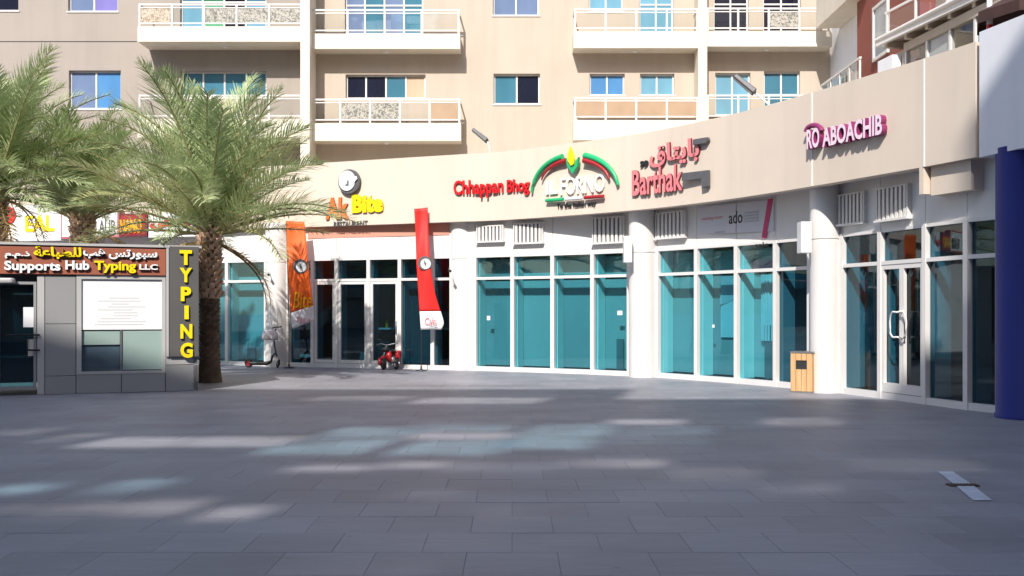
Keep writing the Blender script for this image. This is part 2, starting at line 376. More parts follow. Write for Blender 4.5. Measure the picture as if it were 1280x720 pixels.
# ------------------------------------------------------------------ text helpers
def text_mesh(body, extr, bold, res=3, shear=0.0):
    c = bpy.data.curves.new('t', 'FONT'); c.body = body; c.size = 1; c.offset = bold; c.extrude = extr; c.resolution_u = res; c.shear = shear; c.space_character = 1.0
    o = bpy.data.objects.new('t', c); COL.objects.link(o); bpy.context.view_layer.update()
    me = bpy.data.meshes.new_from_object(o.evaluated_get(bpy.context.evaluated_depsgraph_get()))
    vs = [v.co.copy() for v in me.vertices]; fs = [tuple(p.vertices) for p in me.polygons]
    bpy.data.objects.remove(o); bpy.data.curves.remove(c); bpy.data.meshes.remove(me)
    return vs, fs
def letters(name, body, fr, x0, x1, z0, z1, y, depth, m, parent, bold=.0, split=True, slope=0.0, shear=0.0, sidem=None, rise=0.0):
    """solid letters filling local x0..x1, z0..z1 of a wall frame, front face at y, each letter its own part"""
    vs, fs = text_mesh(body, .5, bold, shear=shear)
    ax, bx = min(v.x for v in vs), max(v.x for v in vs); az, bz = min(v.y for v in vs), max(v.y for v in vs)
    par = list(range(len(vs)))
    def find(i):
        while par[i] != i: par[i] = par[par[i]]; i = par[i]
        return i
    key = {}
    for i, v in enumerate(vs):
        k = (round(v.x, 4), round(v.y, 4))
        if k in key: par[find(i)] = find(key[k])
        else: key[k] = i
    for f in fs:
        for i in f[1:]: par[find(i)] = find(f[0])
    comps = {}
    for i in range(len(vs)): comps.setdefault(find(i), []).append(i)
    groups = []
    for ids in sorted(comps.values(), key=lambda s_: min(vs[i].x for i in s_)):
        lo, hi = min(vs[i].x for i in ids), max(vs[i].x for i in ids)
        if groups and split and (min(groups[-1][1], hi) - max(groups[-1][0], lo)) > .45 * min(hi - lo, groups[-1][1] - groups[-1][0]):
            g = groups[-1]; g[0] = min(g[0], lo); g[1] = max(g[1], hi); g[2].update(ids)
        elif groups and not split: groups[0][2].update(ids)
        else: groups.append([lo, hi, set(ids)])
    out = []
    for lo, hi, ids in groups:
        mb = MB(); mp = {}
        for i in sorted(ids):
            v = vs[i]; u = (v.x - ax) / (bx - ax); zz = (v.y - az) / (bz - az)
            mp[i] = len(mb.v); mb.v.append(Vector(fr(x0 + u * (x1 - x0), y + (.5 - v.z) * depth, z0 + zz * (z1 - z0) + u * slope)))
        for f in fs:
            if f[0] in ids:
                side = len({round(vs[i].z, 3) for i in f}) > 1
                mb.f.append([mp[i] for i in f]); mb.sm.append(False); mb.mi.append(1 if (side and sidem) else 0)
        out.append(mb.build(name, [m, sidem] if sidem else m, parent))
    return out

# ================================================================== GROUND
ground = MB().add([(-400, -300, -.0035), (400, -300, -.0035), (400, 400, -.0035), (-400, 400, -.0035)], [(0, 1, 2, 3)]).build('plaza_ground', jointm)
struct(ground)
PW = .6
def slab_mesh(nm):
    h = PW / 2 - .001; c = .002; mb = MB()
    vs = [(-h, -h, -.02), (h, -h, -.02), (h, h, -.02), (-h, h, -.02), (-h, -h, -c), (h, -h, -c), (h, h, -c), (-h, h, -c),
          (-h + c, -h + c, 0), (h - c, -h + c, 0), (h - c, h - c, 0), (-h + c, h - c, 0)]
    fs = [(0, 1, 5, 4), (1, 2, 6, 5), (2, 3, 7, 6), (3, 0, 4, 7), (4, 5, 9, 8), (5, 6, 10, 9), (6, 7, 11, 10), (7, 4, 8, 11), (8, 9, 10, 11)]
    return vs, fs
sv, sf = slab_mesh('paver'); pm = bpy.data.meshes.new('paver'); pm.from_pydata(sv, [], sf); pm.materials.append(paverm)
cells = []
for j in range(-2, 56):
    yy = 3.0 + j * PW
    for i in range(-50, 34):
        xx = (i + (.5 if j % 2 else 0)) * PW
        cells.append((xx, yy))
inview = sorted([c for c in cells if c[1] > 6.1 and abs(c[0]) < .4925 * c[1] + .28], key=lambda c: c[1])[:300]
ins = set(inview)
for k, (xx, yy) in enumerate(inview):
    o = bpy.data.objects.new('paver', pm); COL.objects.link(o); o.parent = ground
    o.location = (xx, yy, random.uniform(-.0012, .0012)); o.rotation_euler = (random.uniform(-.0012, .0012), random.uniform(-.0012, .0012), 0)
mb = MB()
for c in cells:
    if c in ins: continue
    dz = random.uniform(-.0012, .0012)
    mb.add([(x + c[0], y + c[1], z + dz) for x, y, z in sv], sf)
o = mb.build('far_paving', paverm, ground); o['kind'] = 'stuff'

# ================================================================== PLAN CURVES OF THE SHOP BUILDING
wall_c = catmull([(-40, 35.2), (-24, 34.6), (-16, 33.7), (-12.2, 32.5), (-9.1, 31.2), (-5.6, 29.75), (-1.64, 28.3), (0.0, 27.5), (1.9, 26.4), (2.9, 25.6), (3.55, 25.0), (5.25, 22.6), (6.4, 20.3), (6.82, 18.95), (7.12, 17.8), (7.38, 16.85), (7.66, 16.2), (8.3, 14.2), (9.4, 11), (10.5, 8)], 8)
fas_c = catmull([(-40, 34.6), (-24, 34.0), (-16, 33.1), (-12.0, 31.9), (-8.9, 30.85), (-5.0, 29.3), (-1.65, 27.95), (0.0, 27.2), (2.85, 24.75), (4.35, 22.75), (5.25, 21.1), (5.9, 19.65), (6.45, 18.3), (6.86, 17.25), (7.22, 16.2)], 8)
WZ0, WZ1, TRZ = .0, 3.1, 2.48
FZ0, FZ1 = 4.0, 5.8
def WP(px): return curve_at(wall_c, px)

shop = thing('shop_building', (0, 26, 0), 'curved cream shop building with white columns, teal glass shopfronts and deep plain fascia', 'building')
ins_c = offset(fas_c, .25)
ribbon(MB(), fas_c, ins_c, FZ0, FZ1).build('fascia', fasc, shop)
# soffit between fascia and wall
mb = MB(); N = 90
fpx = [40 + k * (1218 - 40) / N for k in range(N + 1)]
sof = [(curve_at(ins_c, p), curve_at(offset(wall_c, .15), p)) for p in fpx]; sof = [s for s in sof if s[0] and s[1]]
for (a, b), (c, d) in zip(sof, sof[1:]):
    mb.hexa([(a[0], a[1], 4.10), (c[0], c[1], 4.10), (d[0], d[1], 4.10), (b[0], b[1], 4.10), (a[0], a[1], 4.2), (c[0], c[1], 4.2), (d[0], d[1], 4.2), (b[0], b[1], 4.2)])
mb.build('soffit', soffm, shop)
# roof deck behind the fascia
mb = MB()
for a, b in zip(ins_c, ins_c[1:]):
    mb.hexa([(a[0], a[1], 5.0), (b[0], b[1], 5.0), (b[0] + (0 if b[0] < 4 else 6), 40, 5.0), (a[0] + (0 if a[0] < 4 else 6), 40, 5.0),
             (a[0], a[1], 5.15), (b[0], b[1], 5.15), (b[0] + (0 if b[0] < 4 else 6), 40, 5.15), (a[0] + (0 if a[0] < 4 else 6), 40, 5.15)])
mb.build('roof_deck', roofm, shop)
# rooms behind the glass
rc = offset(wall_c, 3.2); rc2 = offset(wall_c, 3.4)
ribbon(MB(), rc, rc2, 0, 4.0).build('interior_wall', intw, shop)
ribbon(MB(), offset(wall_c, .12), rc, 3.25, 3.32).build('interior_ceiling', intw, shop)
# seams on the fascia
for px in (1015, 1155):
    f = curve_frame(fas_c, px); MB().box(-.018, .018, -.012, .05, FZ0 + .002, FZ1 - .002, f).build('seam_strip', whitep, shop)
# side fascia block in the shade at the right
fl = frame((7.30, 16.05), (7.62, 14.6))
MB().box(0, 6.0, -.10, .35, FZ0 - .03, FZ1 + .1, fl).build('end_fascia', whitew, shop)
# drop beam under the fascia
f = frame(curve_at(fas_c, 1149), curve_at(fas_c, 1206))
MB().box(0, .10, 0.0, .2, 3.55, 4.02, f).build('drop_beam_fin', fasc, shop)
MB().box(.14, f.len, .12, .85, 3.52, 4.02, f).build('drop_beam', fasc, shop)

# ---- bays
def wall_seg(p, q, z0, z1, m, nm='wall_panel', y0=0.0, y1=.1, par=None):
    fr = frame(p, q); return MB().box(.006, fr.len - .006, y0, y1, z0, z1, fr).build(nm, m, par or shop)
def pane_seg(bay, p, q, kind, first, tall=True):
    fr = frame(p, q); L = fr.len
    g = teal if kind in ('teal', 'tealdoor') else tealdk
    for (z0, z1) in ((.12, TRZ - .035), (TRZ + .035, WZ1 - .04)):
        MB().box(.035, L - .035, .05, .062, z0, z1, fr).build('glass_pane', g, bay)
        if kind == 'teal':
            MB().box(.075, L - .04, .46, .49, z0 + .02, z1 - (.06 if z1 > 2.6 else .03), fr).build('blind_board', random.choice(blinds), bay)
        if kind == 'half':
            MB().box(.075, L - .04, .46, .49, z0 + .02, z1 - .03, fr).build('blind_board', blinddk, bay)
    MB().box(.04, .07, .14, .46, .12, WZ1 - .05, fr).build('jamb_reveal', whitem, bay)
    if kind == 'teal' and random.random() < .25:      # paper stickers on the glass, a strip of board stood behind it
        for q in range(1):
            x = random.uniform(.25, L - .35); z = random.uniform(1.2, 1.75); MB().box(x, x + random.uniform(.06, .2), .044, .047, z, z + random.uniform(.03, .12), fr).build('sticker', grayt if q else poster, bay)
    if kind == 'teal' and random.random() < .6:
        x = random.uniform(.3, L * .5); MB().box(x, x + random.uniform(.12, .3), .36, .40, .13, random.choice((.5, .9, 1.3)), fr).build('leaning_board', blinddk, bay)
def bay(pxs, kinds, upper=None):
    b = None; pts = [WP(p) for p in pxs]
    mb = MB()
    for i, p in enumerate(pts):
        a = pts[max(i - 1, 0)]; c = pts[min(i + 1, len(pts) - 1)]; fr = frame(p, p + (c - a).normalized())
        wdt = .05 if 0 < i < len(pts) - 1 else .055
        mb.box(-wdt, wdt, -.045, .135, 0, WZ1, fr)
    for p, q in zip(pts, pts[1:]):
        fr = frame(p, q)
        mb.box(.045, fr.len - .045, -.03, .12, TRZ - .035, TRZ + .035, fr)
        mb.box(.045, fr.len - .045, -.03, .12, WZ1 - .06, WZ1, fr)
        mb.box(.045, fr.len - .045, -.03, .12, 0, .12, fr)
    b = mb.build('shopfront', whitem, shop)
    for i, (p, q, k) in enumerate(zip(pts, pts[1:], kinds)): pane_seg(b, p, q, k, i == 0)
    return b, pts
def upper_panels(pxs, m=whitep):
    pts = [WP(p) for p in pxs]
    for p, q in zip(pts, pts[1:]): wall_seg(p, q, WZ1 + .003, 4.3, m)
upper_panels([150, 200, 250, 284, 332, 361])
bL, _ = bay([150, 200, 245, 284, 333], ['half', 'teal', 'teal', 'teal'])
bA, pA = bay([361, 391, 421, 461, 500, 541, 565], ['dark', 'dark', 'dark', 'dark', 'half', 'dark'])
upper_panels([361, 421, 500, 565])
bB, pB = bay([594, 641, 691, 741, 787], ['teal'] * 4); upper_panels([565, 594, 641, 691, 741, 787])
bC, pC = bay([822, 871, 921, 970, 1013], ['teal', 'teal', 'teal', 'half']); upper_panels([787, 822, 871, 921, 970, 1013])
bD, pD = bay([1053, 1101, 1157, 1209, 1250], ['half', 'dark', 'dark', 'dark']); upper_panels([1013, 1053, 1101, 1157, 1209, 1250])
fr = frame(pC[2], pC[3]); L = fr.len; n_ = 40
vs = []
for i in range(n_ + 1):
    x = .38 + (L - .50) * i / n_; y = .36 + .035 * math.sin(i * 1.25) + .012 * math.sin(i * .4)
    vs += [fr(x, y, .95), fr(x, y, 2.40)]
MB().add(vs, [(2 * i, 2 * i + 2, 2 * i + 3, 2 * i + 1) for i in range(n_)], True).build('curtain', mat('sheer_curtain', (.46, .48, .50), .9, .1, 3), bC)
MB().box(.10, L - .05, .38, .40, 2.53, 2.72, fr).build('pelmet', magen, bC)
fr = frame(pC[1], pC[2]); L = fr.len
MB().plate([(.34, 1.75), (.55, 1.78), (L - .12, 2.02), (L - .12, 2.40), (.38, 2.40)], .40, .43, fr).build('poster', mat('lilac_reflection', (.42, .40, .44), .6, .08, 2), bC)  # reflection in the glass, put in as a lilac board
MB().plate([(.36, 1.0), (L - .3, 1.0), (L - .14, 1.45), (L - .12, 1.98), (.36, 1.72)], .41, .43, fr).build('poster', mat('pale_reflection', (.48, .50, .53), .6, .08, 2), bC)  # paler part of the same painted reflection
wall_seg(WP(1250), Vector((9.4, 11)), 0, 4.3, whitep)
wall_seg(Vector((-24, 34.6)), WP(150), 0, 4.3, whitep)
for a, b in ((333, 361), (565, 594), (787, 822), (1013, 1053)): wall_seg(WP(a), WP(b), 0, WZ1, whitep)
# salmon band under the soffit over the middle bay
f = frame(WP(385), WP(562)); MB().box(.0, f.len, -.02, -.003, 3.68, 4.098, f).build('salmon_band', mat('salmon_paint', (.62, .30, .22), .7, .05, 2), shop)

# columns
for px0, px1, py in ((332, 361, 458.5), (563, 594, 463.0), (786, 821, 472.3), (1013, 1051, 492.0)):
    d = gz(py) + .30; x = ray((px0 + px1) / 2, d); r = (px1 - px0) / 2 / FPX * d
    mb = MB(); mb.lathe((x, d), [(r, 0), (r, 2.98)], 48); mb.lathe((x, d), [(r - .015, 2.979), (r - .015, 3.021)], 48); mb.lathe((x, d), [(r, 3.02), (r, 4.15)], 48)
    mb.build('column', colm, shop)
d = gz(526) + .42
MB().lathe((ray(1283, d), d), [(.44, .0), (.44, .06), (.425, .07), (.425, 4.05)], 48).build('column', navyc, shop)['label'] = 'dark navy blue round column'
# wall lights on columns
for px0, px1, py0, py1, pyb in ((780, 789, 295, 328, 473), (1001, 1013, 277, 316, 492)):
    d = gz(pyb); x0, z1 = ray(px0, d, py0); x1, z0 = ray(px1, d, py1)
    MB().box(x0, x1 + .02, d - .02, d + .28, z0, z1).build('wall_light', whl, shop, bevel=.01)

# vents
def vent(p0, p1, y0, y1):
    """louvred cover over an air-conditioner opening, by photo corners"""
    fr = frame(WP(p0), WP(p1)); L = fr.len
    z1 = CAMH + (HOR - y0) * fr.p.y / FPX; z0 = CAMH + (HOR - y1) * fr.p.y / FPX
    v = MB().box(0, L, -.035, .0 - .002, z0, z1, fr).build('vent', dark, shop)
    fm = MB(); fm.box(-.03, 0, -.10, -.002, z0, z1, fr); fm.box(L, L + .03, -.10, -.002, z0, z1, fr); fm.box(-.03, L + .03, -.10, -.002, z1, z1 + .03, fr); fm.box(-.05, L + .05, -.14, -.002, z0 - .04, z0, fr)
    fm.build('vent_frame', whitem, v)
    n = 7
    for k in range(n):
        c = L * (k + .5) / n; MB().box(c - L / n * .28, c + L / n * .28, -.095, -.04, z0 + .003, z1 - .003, fr).build('slat', whitem, v)
for a in ((599, 630, 284, 302), (645, 679, 281, 304), (744, 781, 274, 304), (824, 858, 268, 298), (1052, 1084, 246, 281), (1102, 1139, 238, 276)): vent(*a)

# double door of the right-hand shop
p, q = pD[1], pD[2]; fr = frame(p, q); L = fr.len
for k, (a, b) in enumerate(((.055, L / 2 - .003), (L / 2 + .003, L - .055))):
    dm = MB(); dm.box(a, a + .06, -.02, .045, .13, TRZ - .04, fr); dm.box(b - .06, b, -.02, .045, .13, TRZ - .04, fr)
    dm.box(a + .06, b - .06, -.02, .045, .13, .30, fr); dm.box(a + .06, b - .06, -.02, .045, TRZ - .12, TRZ - .04, fr)
    dr = dm.build('door', whitem, shop)
    hx = b - .03 if k == 0 else a + .03; s = -1 if k == 0 else 1
    hp = [fr(hx, -.02, 1.12), fr(hx, -.08, 1.14), fr(hx + s * .12, -.09, 1.13), fr(hx + s * .19, -.09, 1.20), fr(hx + s * .20, -.09, 1.30), fr(hx + s * .20, -.09, 1.42), fr(hx + s * .19, -.09, 1.52), fr(hx + s * .12, -.09, 1.59), fr(hx, -.08, 1.58), fr(hx, -.02, 1.60)]
    MB().tube(hp, .017, 8).build('handle', whitem, dr)
# doors of the middle shop
for a, b in ((1, 2), (2, 3), (3, 4)):
    fr = frame(pA[a], pA[b]); L = fr.len
    dm = MB(); dm.box(.055, .13, -.015, .045, .13, TRZ - .04, fr); dm.box(L - .13, L - .055, -.015, .045, .13, TRZ - .04, fr); dm.box(.13, L - .13, -.015, .045, .13, .22, fr); dm.box(.13, L - .13, -.015, .045, TRZ - .12, TRZ - .04, fr)
    dr = dm.build('door', whitem, shop)
    MB().tube([fr(L - .09, -.02, .95), fr(L - .09, -.07, .97), fr(L - .09, -.07, 1.30), fr(L - .09, -.02, 1.32)], .013, 8).build('handle', grym, dr)

# ================================================================== APARTMENT BLOCK BEHIND
FD = FPX / 37.0                                     # distance of the flat back wall
fx = lambda px: ray(px, FD); fz = lambda py: CAMH + (HOR - py) / 37.0
apt = thing('apartment_building', (-4, FD, 0), 'cream flat-fronted apartment block with white balconies and blue windows behind the shops', 'building')
# windows: px0, px1, py0, py1, pane colours, rows
WIN = [(-36, 23, -34, 13, ['sky', 'dark'], 1), (85, 147, -34, 14, ['steel', 'violet'], 1), (616, 674, -34, 19, ['steel', 'steel'], 1), (736, 779, -34, 14, ['sky', 'sky'], 1),
       (799, 842, -34, 40, ['sky', 'sky'], 2), (892, 936, -34, 39, ['dark', 'dark'], 2), (954, 1001, -34, 39, ['dark', 'dark'], 2), (431, 529, -34, 42, ['steel', 'teal', 'steel', 'teal'], 2),
       (225, 333, -34, 34, ['sky', 'green', 'dark', 'sky'], 2),
       (86, 151, 88, 136, ['steel', 'blue'], 1), (226, 333, 89, 122, ['teal', 'teal', 'teal', 'teal'], 1), (432, 532, 93, 123, ['dark', 'dark', 'teal', 'orange'], 1),
       (617, 675, 92, 130, ['teal', 'dark'], 1), (737, 781, 92, 119, ['blue', 'blue'], 1), (800, 843, 92, 119, ['sky', 'sky'], 1), (894, 938, 91, 144, ['sky', 'sky'], 2), (955, 1000, 89, 144, ['teal', 'teal'], 2)]
# a further storey above the frame
for w_ in list(WIN[:9]): WIN.append((w_[0], w_[1], w_[2] - 115, w_[3] - 115, w_[4], w_[5]))
holes = [(round(fx(a), 3), round(fx(b), 3), round(fz(d), 3), round(fz(c), 3)) for a, b, c, d, *_ in WIN]
SPL = round(fx(377), 3)
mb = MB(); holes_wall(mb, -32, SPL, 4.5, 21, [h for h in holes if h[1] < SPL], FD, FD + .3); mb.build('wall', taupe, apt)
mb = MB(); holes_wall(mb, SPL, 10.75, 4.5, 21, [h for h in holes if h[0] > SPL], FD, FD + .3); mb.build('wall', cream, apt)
MB().box(-32, 10.75, FD + .9, FD + 1.0, 4.5, 21).build('inner_wall', intw, apt)
MB().box(-32, 10.75, FD, FD + 12, 21.003, 21.3).build('roof', roofm, apt)
MB().box(-32, fx(171), FD - .006, FD + .05, fz(52.5), fz(51.5)).build('wall_joint', dark, apt)
for (a, b, c, d), wdef in zip(holes, WIN):
    cols, rows = wdef[4], wdef[5]; n = len(cols); y = FD + .13
    zt = [c, d] if rows == 1 else [c, c + (d - c) * .48, d]
    fm = MB(); e = .055
    for x in [a + (b - a) * k / n for k in range(n + 1)]:
        x0_ = min(max(x - e / 2, a), b - e); fm.box(x0_, x0_ + e, y, y + .06, c, d)
    for k, z in enumerate(zt):
        z0_ = min(max(z - e / 2, c), d - e)
        for j in range(n):
            xa = a + (b - a) * j / n + (e if j == 0 else e / 2); xb = a + (b - a) * (j + 1) / n - (e if j == n - 1 else e / 2)
            fm.box(xa, xb, y + .002, y + .058, z0_, z0_ + e)
    fm.box(a - .04, b + .04, FD - .03, FD + .13, c - .05, c - .002)
    wn = fm.build('window', whitem, apt)
    for j in range(n):
        for z0_, z1_ in zip(zt, zt[1:]):
            MB().box(a + (b - a) * j / n + .02, a + (b - a) * (j + 1) / n - .02, y + .025, y + .035, z0_ + .03, z1_ - .03).build('pane', PANE[cols[j]], wn)
# half-drawn curtains seen as lighter strips
for px0, px1, py0, py1 in ((648, 657, 95, 127), (470, 486, 97, 120)): pass

def balcony(px0, px1, py_rail, py_band, py_bot, depth, panels, pmats, name='balcony'):
    d = FD - depth; s = FPX / d
    x0, x1 = ray(px0, d), ray(px1, d); zr = CAMH + (HOR - py_rail) / s; zb = CAMH + (HOR - py_band) / s; z0 = CAMH + (HOR - py_bot) / s
    mb = MB(); mb.box(x0, x1, d, d + .14, z0, zb); mb.box(x0, x0 + .14, d + .14, FD - .003, z0, zb); mb.box(x1 - .14, x1, d + .14, FD - .003, z0, zb)
    mb.box(x0 + .14, x1 - .14, d + .14, FD - .003, z0, z0 + .16)
    b = mb.build(name, bandm, apt)
    rm = MB(); rm.box(x0 + .02, x1 - .02, d + .04, d + .10, zr - .055, zr); rm.build('top_rail', whitem, b)
    MB().box(x0 + .02, x1 - .02, d + .05, d + .09, zb + .10, zb + .14).build('bottom_rail', whitem, b)
    n = panels
    for k in range(n + 1):
        x = x0 + .02 + (x1 - x0 - .10) * k / n; MB().box(x, x + .06, d + .035, d + .105, zb + .002, zr - .057).build('post', whitem, b)
    for k in range(n):
        xa = x0 + .02 + (x1 - x0 - .10) * k / n + .07; xb = x0 + .02 + (x1 - x0 - .10) * (k + 1) / n - .01
        m = pmats[k % len(pmats)]
        if m: MB().box(xa, xb, d + .062, d + .078, zb + .16, zr - .15).build('panel', m, b)
        MB().box(xa - .008, xb + .008, d + .05, d + .09, zr - .145, zr - .115).build('mid_rail', whitem, b)
    MB().lathe(((x0 + x1) / 2, d + depth * .55), [(.05, z0 - .05), (.09, z0 - .03), (.09, z0 - .002)], 16).build('ceiling_light', whl, b)
    # returns
    for xx in (x0 + .02, x1 - .06):
        MB().box(xx, xx + .04, d + .11, FD - .003, zr - .05, zr - .005).build('side_rail', whitem, b)
    return b
cg = glass('balcony_glass', (.93, .95, .94))
balcony(172, 378, 4, 33, 52, 1.1, 5, [etch2, cg, etch, etch, etch])
balcony(172, 378, 118, 149, 172, 1.1, 5, [cg, cg, etch2])
balcony(386, 575, 11, 42, 61, .75, 4, [cg])
balcony(386, 576, 123, 154, 176, .75, 5, [cg, etch, etch, cg, skin])
balcony(717, 874, 10, 39, 60, .75, 4, [cg])
balcony(717, 874, 121, 150, 175, .75, 4, [skin])
balcony(883, 1040, 9, 39, 58, .75, 4, [cg, cg, etch, cg])
balcony(883, 1040, 118, 149, 172, .75, 4, [cg])
for a in ((172, 378, 1.1), (386, 575, .75), (717, 874, .75), (883, 1040, .75)): balcony(a[0], a[1], -106, -76, -55, a[2], 4, [cg])
for px0, px1, dep in ((375.5, 387, 1.15), (873, 884, .82)):
    d = FD - dep; x0, x1 = ray(px0, d), ray(px1, d)
    MB().box(x0, x1, d, FD - .004, 5.0, 20).build('balcony_partition', bandm, apt)

# ================================================================== RIGHT WING
wing = thing('wing_building', (11, 27, 0), 'cream and brick-red apartment wing with white railed balconies above the curved fascia', 'building')
MB().box(10.75, 11.2, 31.2, FD + .3, 4.5, 21).build('wall', whitew, wing)
MB().box(10.62, 10.748, 32.2, 32.9, 9.8, 10.9).build('dark_recess', dark, wing) if False else None
fr_w = frame((10.75, FD), (10.75, 31.2))            # left-facing wall, local x runs towards the camera
wx = on(fr_w, 1049), on(fr_w, 1068); 
wm = MB(); a, b = wx; z0, z1 = 7.6, 9.2
wm.box(a, a + .07, -.05, -.003, z0, z1, fr_w); wm.box(b - .07, b, -.05, -.003, z0, z1, fr_w); wm.box(a + .07, b - .07, -.05, -.003, z0, z0 + .07, fr_w); wm.box(a + .07, b - .07, -.05, -.003, z1 - .07, z1, fr_w); wm.box((a + b) / 2 - .035, (a + b) / 2 + .035, -.05, -.003, z0 + .07, z1 - .07, fr_w)
wn = wm.build('window', whitem, wing)
for u, v in ((a + .07, (a + b) / 2 - .035), ((a + b) / 2 + .035, b - .07)): MB().box(u, v, -.03, -.01, z0 + .07, z1 - .07, fr_w).build('pane', PANE['dark'], wn)
# red wall, nearer
MB().box(10.35, 11.2, 26.4, 31.19, 4.5, 21).build('wall', redw, wing)['label'] = 'brick red rendered wall'
MB().box(10.75, 11.2, 12, 26.39, 4.5, 21).build('wall', cream, wing)
fr_r = frame((10.35, 31.19), (10.35, 26.4))
a, b = on(fr_r, 1093), on(fr_r, 1112); z0, z1 = 8.7, 10.25
wm = MB(); wm.box(a, a + .09, -.07, -.003, z0, z1, fr_r); wm.box(b - .09, b, -.07, -.003, z0, z1, fr_r); wm.box(a + .09, b - .09, -.07, -.003, z0, z0 + .09, fr_r); wm.box(a + .09, b - .09, -.07, -.003, z1 - .09, z1, fr_r)
wn = wm.build('window', whitem, wing); MB().box(a + .09, b - .09, -.03, -.01, z0 + .09, z1 - .09, fr_r).build('pane', PANE['grey'], wn)
# upper left balcony on the wing (corner), its parapet running towards the camera
def wing_balcony(x0, ya, yb, z0, zb, zr, m=bandm):
    mb = MB(); mb.box(x0, x0 + .14, yb, ya, z0, zb); mb.box(x0 + .14, 10.74, yb, ya, z0, z0 + .16); mb.box(x0 + .14, 10.74, yb, yb + .14, z0 + .161, zb)
    b = mb.build('balcony', m, wing)
    MB().box(x0 + .04, x0 + .10, yb, ya, zr - .06, zr).build('top_rail', whitem, b)
    n = 4
    for k in range(n + 1):
        y = yb + .03 + (ya - yb - .10) * k / n; MB().box(x0 + .045, x0 + .095, y, y + .05, zb, zr - .061).build('post', whitem, b)
        if k < n: MB().box(x0 + .065, x0 + .078, y + .06, y + (ya - yb - .1) / n - .01, zb + .05, zr - .10).build('panel', cg, b)
wing_balcony(9.95, 34.0, 30.2, 10.85, 11.75, 12.6)
wing_balcony(9.85, 33.3, 29.6, 7.1, 7.95, 8.85)
# nearer terrace canopy: sloping slab edge, joists, rail above, glazing and low walls below
A = Vector((9.30, 26.6)); B = Vector((10.1, 22.4)); Cc = Vector((10.7, 19.0))
frc = frame(A, Cc)
Lc = frc.len
mb = MB(); mb.box(0, Lc, 0, .10, 8.36, 8.52, frc); cp = mb.build('canopy', whitem, wing)
MB().box(0, Lc, .10, 1.9, 8.44, 8.50, frc).build('canopy_deck', soffm, cp)
for k in range(9):
    x = .25 + k * .9; MB().box(x, x + .12, .101, 1.8, 8.26, 8.438, frc).build('joist', wood if False else cream, cp)
MB().tube([frc(0, .02, 8.52), frc(Lc * .5, -.02, 8.55), frc(Lc, .02, 8.52)], .06, 8).build('edge_roll', whitem, cp)
rl = MB(); rl.box(.0, Lc, .25, .30, 9.20, 9.26, frc); rl.build('top_rail', whitem, wing)
for k in range(7): MB().box(.05 + k * 1.3, .11 + k * 1.3, .25, .30, 8.505, 9.199, frc).build('post', whitem, wing)
for k in range(6): MB().box(.12 + k * 1.3, .04 + (k + 1) * 1.3, .27, .285, 8.6, 9.15, frc).build('panel', clear, wing)
frg = frame((9.62, 26.75), (10.4, 20.8)); Lg = frg.len
mbw = MB(); mbw.box(0, .9, 0, .15, 5.2, 8.1, frg); mbw.box(.9, Lg, 0, .15, 5.2, 6.5, frg); mbw.box(.9, Lg, 0, .15, 8.05, 8.25, frg)
mbw.build('terrace_wall', cream, wing)
gz_n = 5
for k in range(gz_n + 1):
    x = .9 + (Lg - .9 - .08) * k / gz_n; MB().box(x, x + .08, .02, .13, 6.5, 8.05, frg).build('mullion', whitem, wing)
    if k < gz_n: MB().box(x + .08, x + (Lg - .98) / gz_n, .07, .085, 6.5, 8.05, frg).build('pane', PANE['grey'] if k % 2 else clear, wing)
MB().tube([frg(1.0, -.25, 7.35), frg(Lg * .45, -.25, 7.2), frg(Lg * .46, -.25, 6.6)], .035, 8).build('hand_rail', grym, wing)
MB().tube([frg(Lg * .5, -.25, 7.1), frg(Lg * .98, -.25, 7.0)], .04, 8).build('hand_rail', whitem, wing)
MB().box(.05, .8, -.25, -.02, 5.2, 8.0, frg).build('planter_box', whitew, wing)

# terrace umbrella at the right edge
um = thing('terrace_umbrella', (9.0, 18.6, 5.15), 'dark terrace umbrella with white and red post at the top right corner', 'umbrella')
ux, uy = ray(1237, 18.6), 18.6
MB().tube([(ux, uy, 5.15), (ux, uy, 6.75), (ux, uy, 7.6)], .05, 10).build('post', whl, um)
MB().tube([(ux, uy, 6.62), (ux, uy, 6.72)], .053, 10).build('red_band', redl, um)
mb = MB(); n = 8
rim = [(ux + .95 + 1.15 * math.cos(2 * math.pi * k / n), uy + 1.15 * math.sin(2 * math.pi * k / n), 6.95) for k in range(n)]
top = (ux + .95, uy, 7.55)
mb.add([top] + rim, [(0, 1 + k, 1 + (k + 1) % n) for k in range(n)])
mb.add([p for p in rim] + [(p[0], p[1], 6.75) for p in rim], [(k, (k + 1) % n, n + (k + 1) % n, n + k) for k in range(n)])
mb.build('canopy', mat('umbrella_cloth', (.05, .022, .02), .8, .2, 4), um)

# ================================================================== TOWER BEHIND THE CAMERA (casts the plaza shade)
TY = -16.0
def roof_for(z0): return (z0 - TY) / math.cos(SUN_AZ) * math.tan(SUN_EL)
def roof_x(X, z0): return X + (z0 - TY) / math.cos(SUN_AZ) * math.sin(SUN_AZ)
tower = thing('apartment_tower', (0, TY - 6, 0), 'tall plain apartment tower standing behind the viewer and shading the plaza', 'building')
HB = roof_for(3.0)
MB().box(-60, 60, TY - 14, TY - .5, 0, HB).build('tower_body', towm, tower)
for k in range(5):
    MB().box(-60, 60, TY - .49, TY + .7, 2.9 + k * 3.0, 3.1 + k * 3.0).build('floor_slab', towm, tower)
    MB().box(-58, 58, TY - .49, TY - .44, 3.8 + k * 3.0, 5.4 + k * 3.0).build('window_band', PANE['teal'], tower)
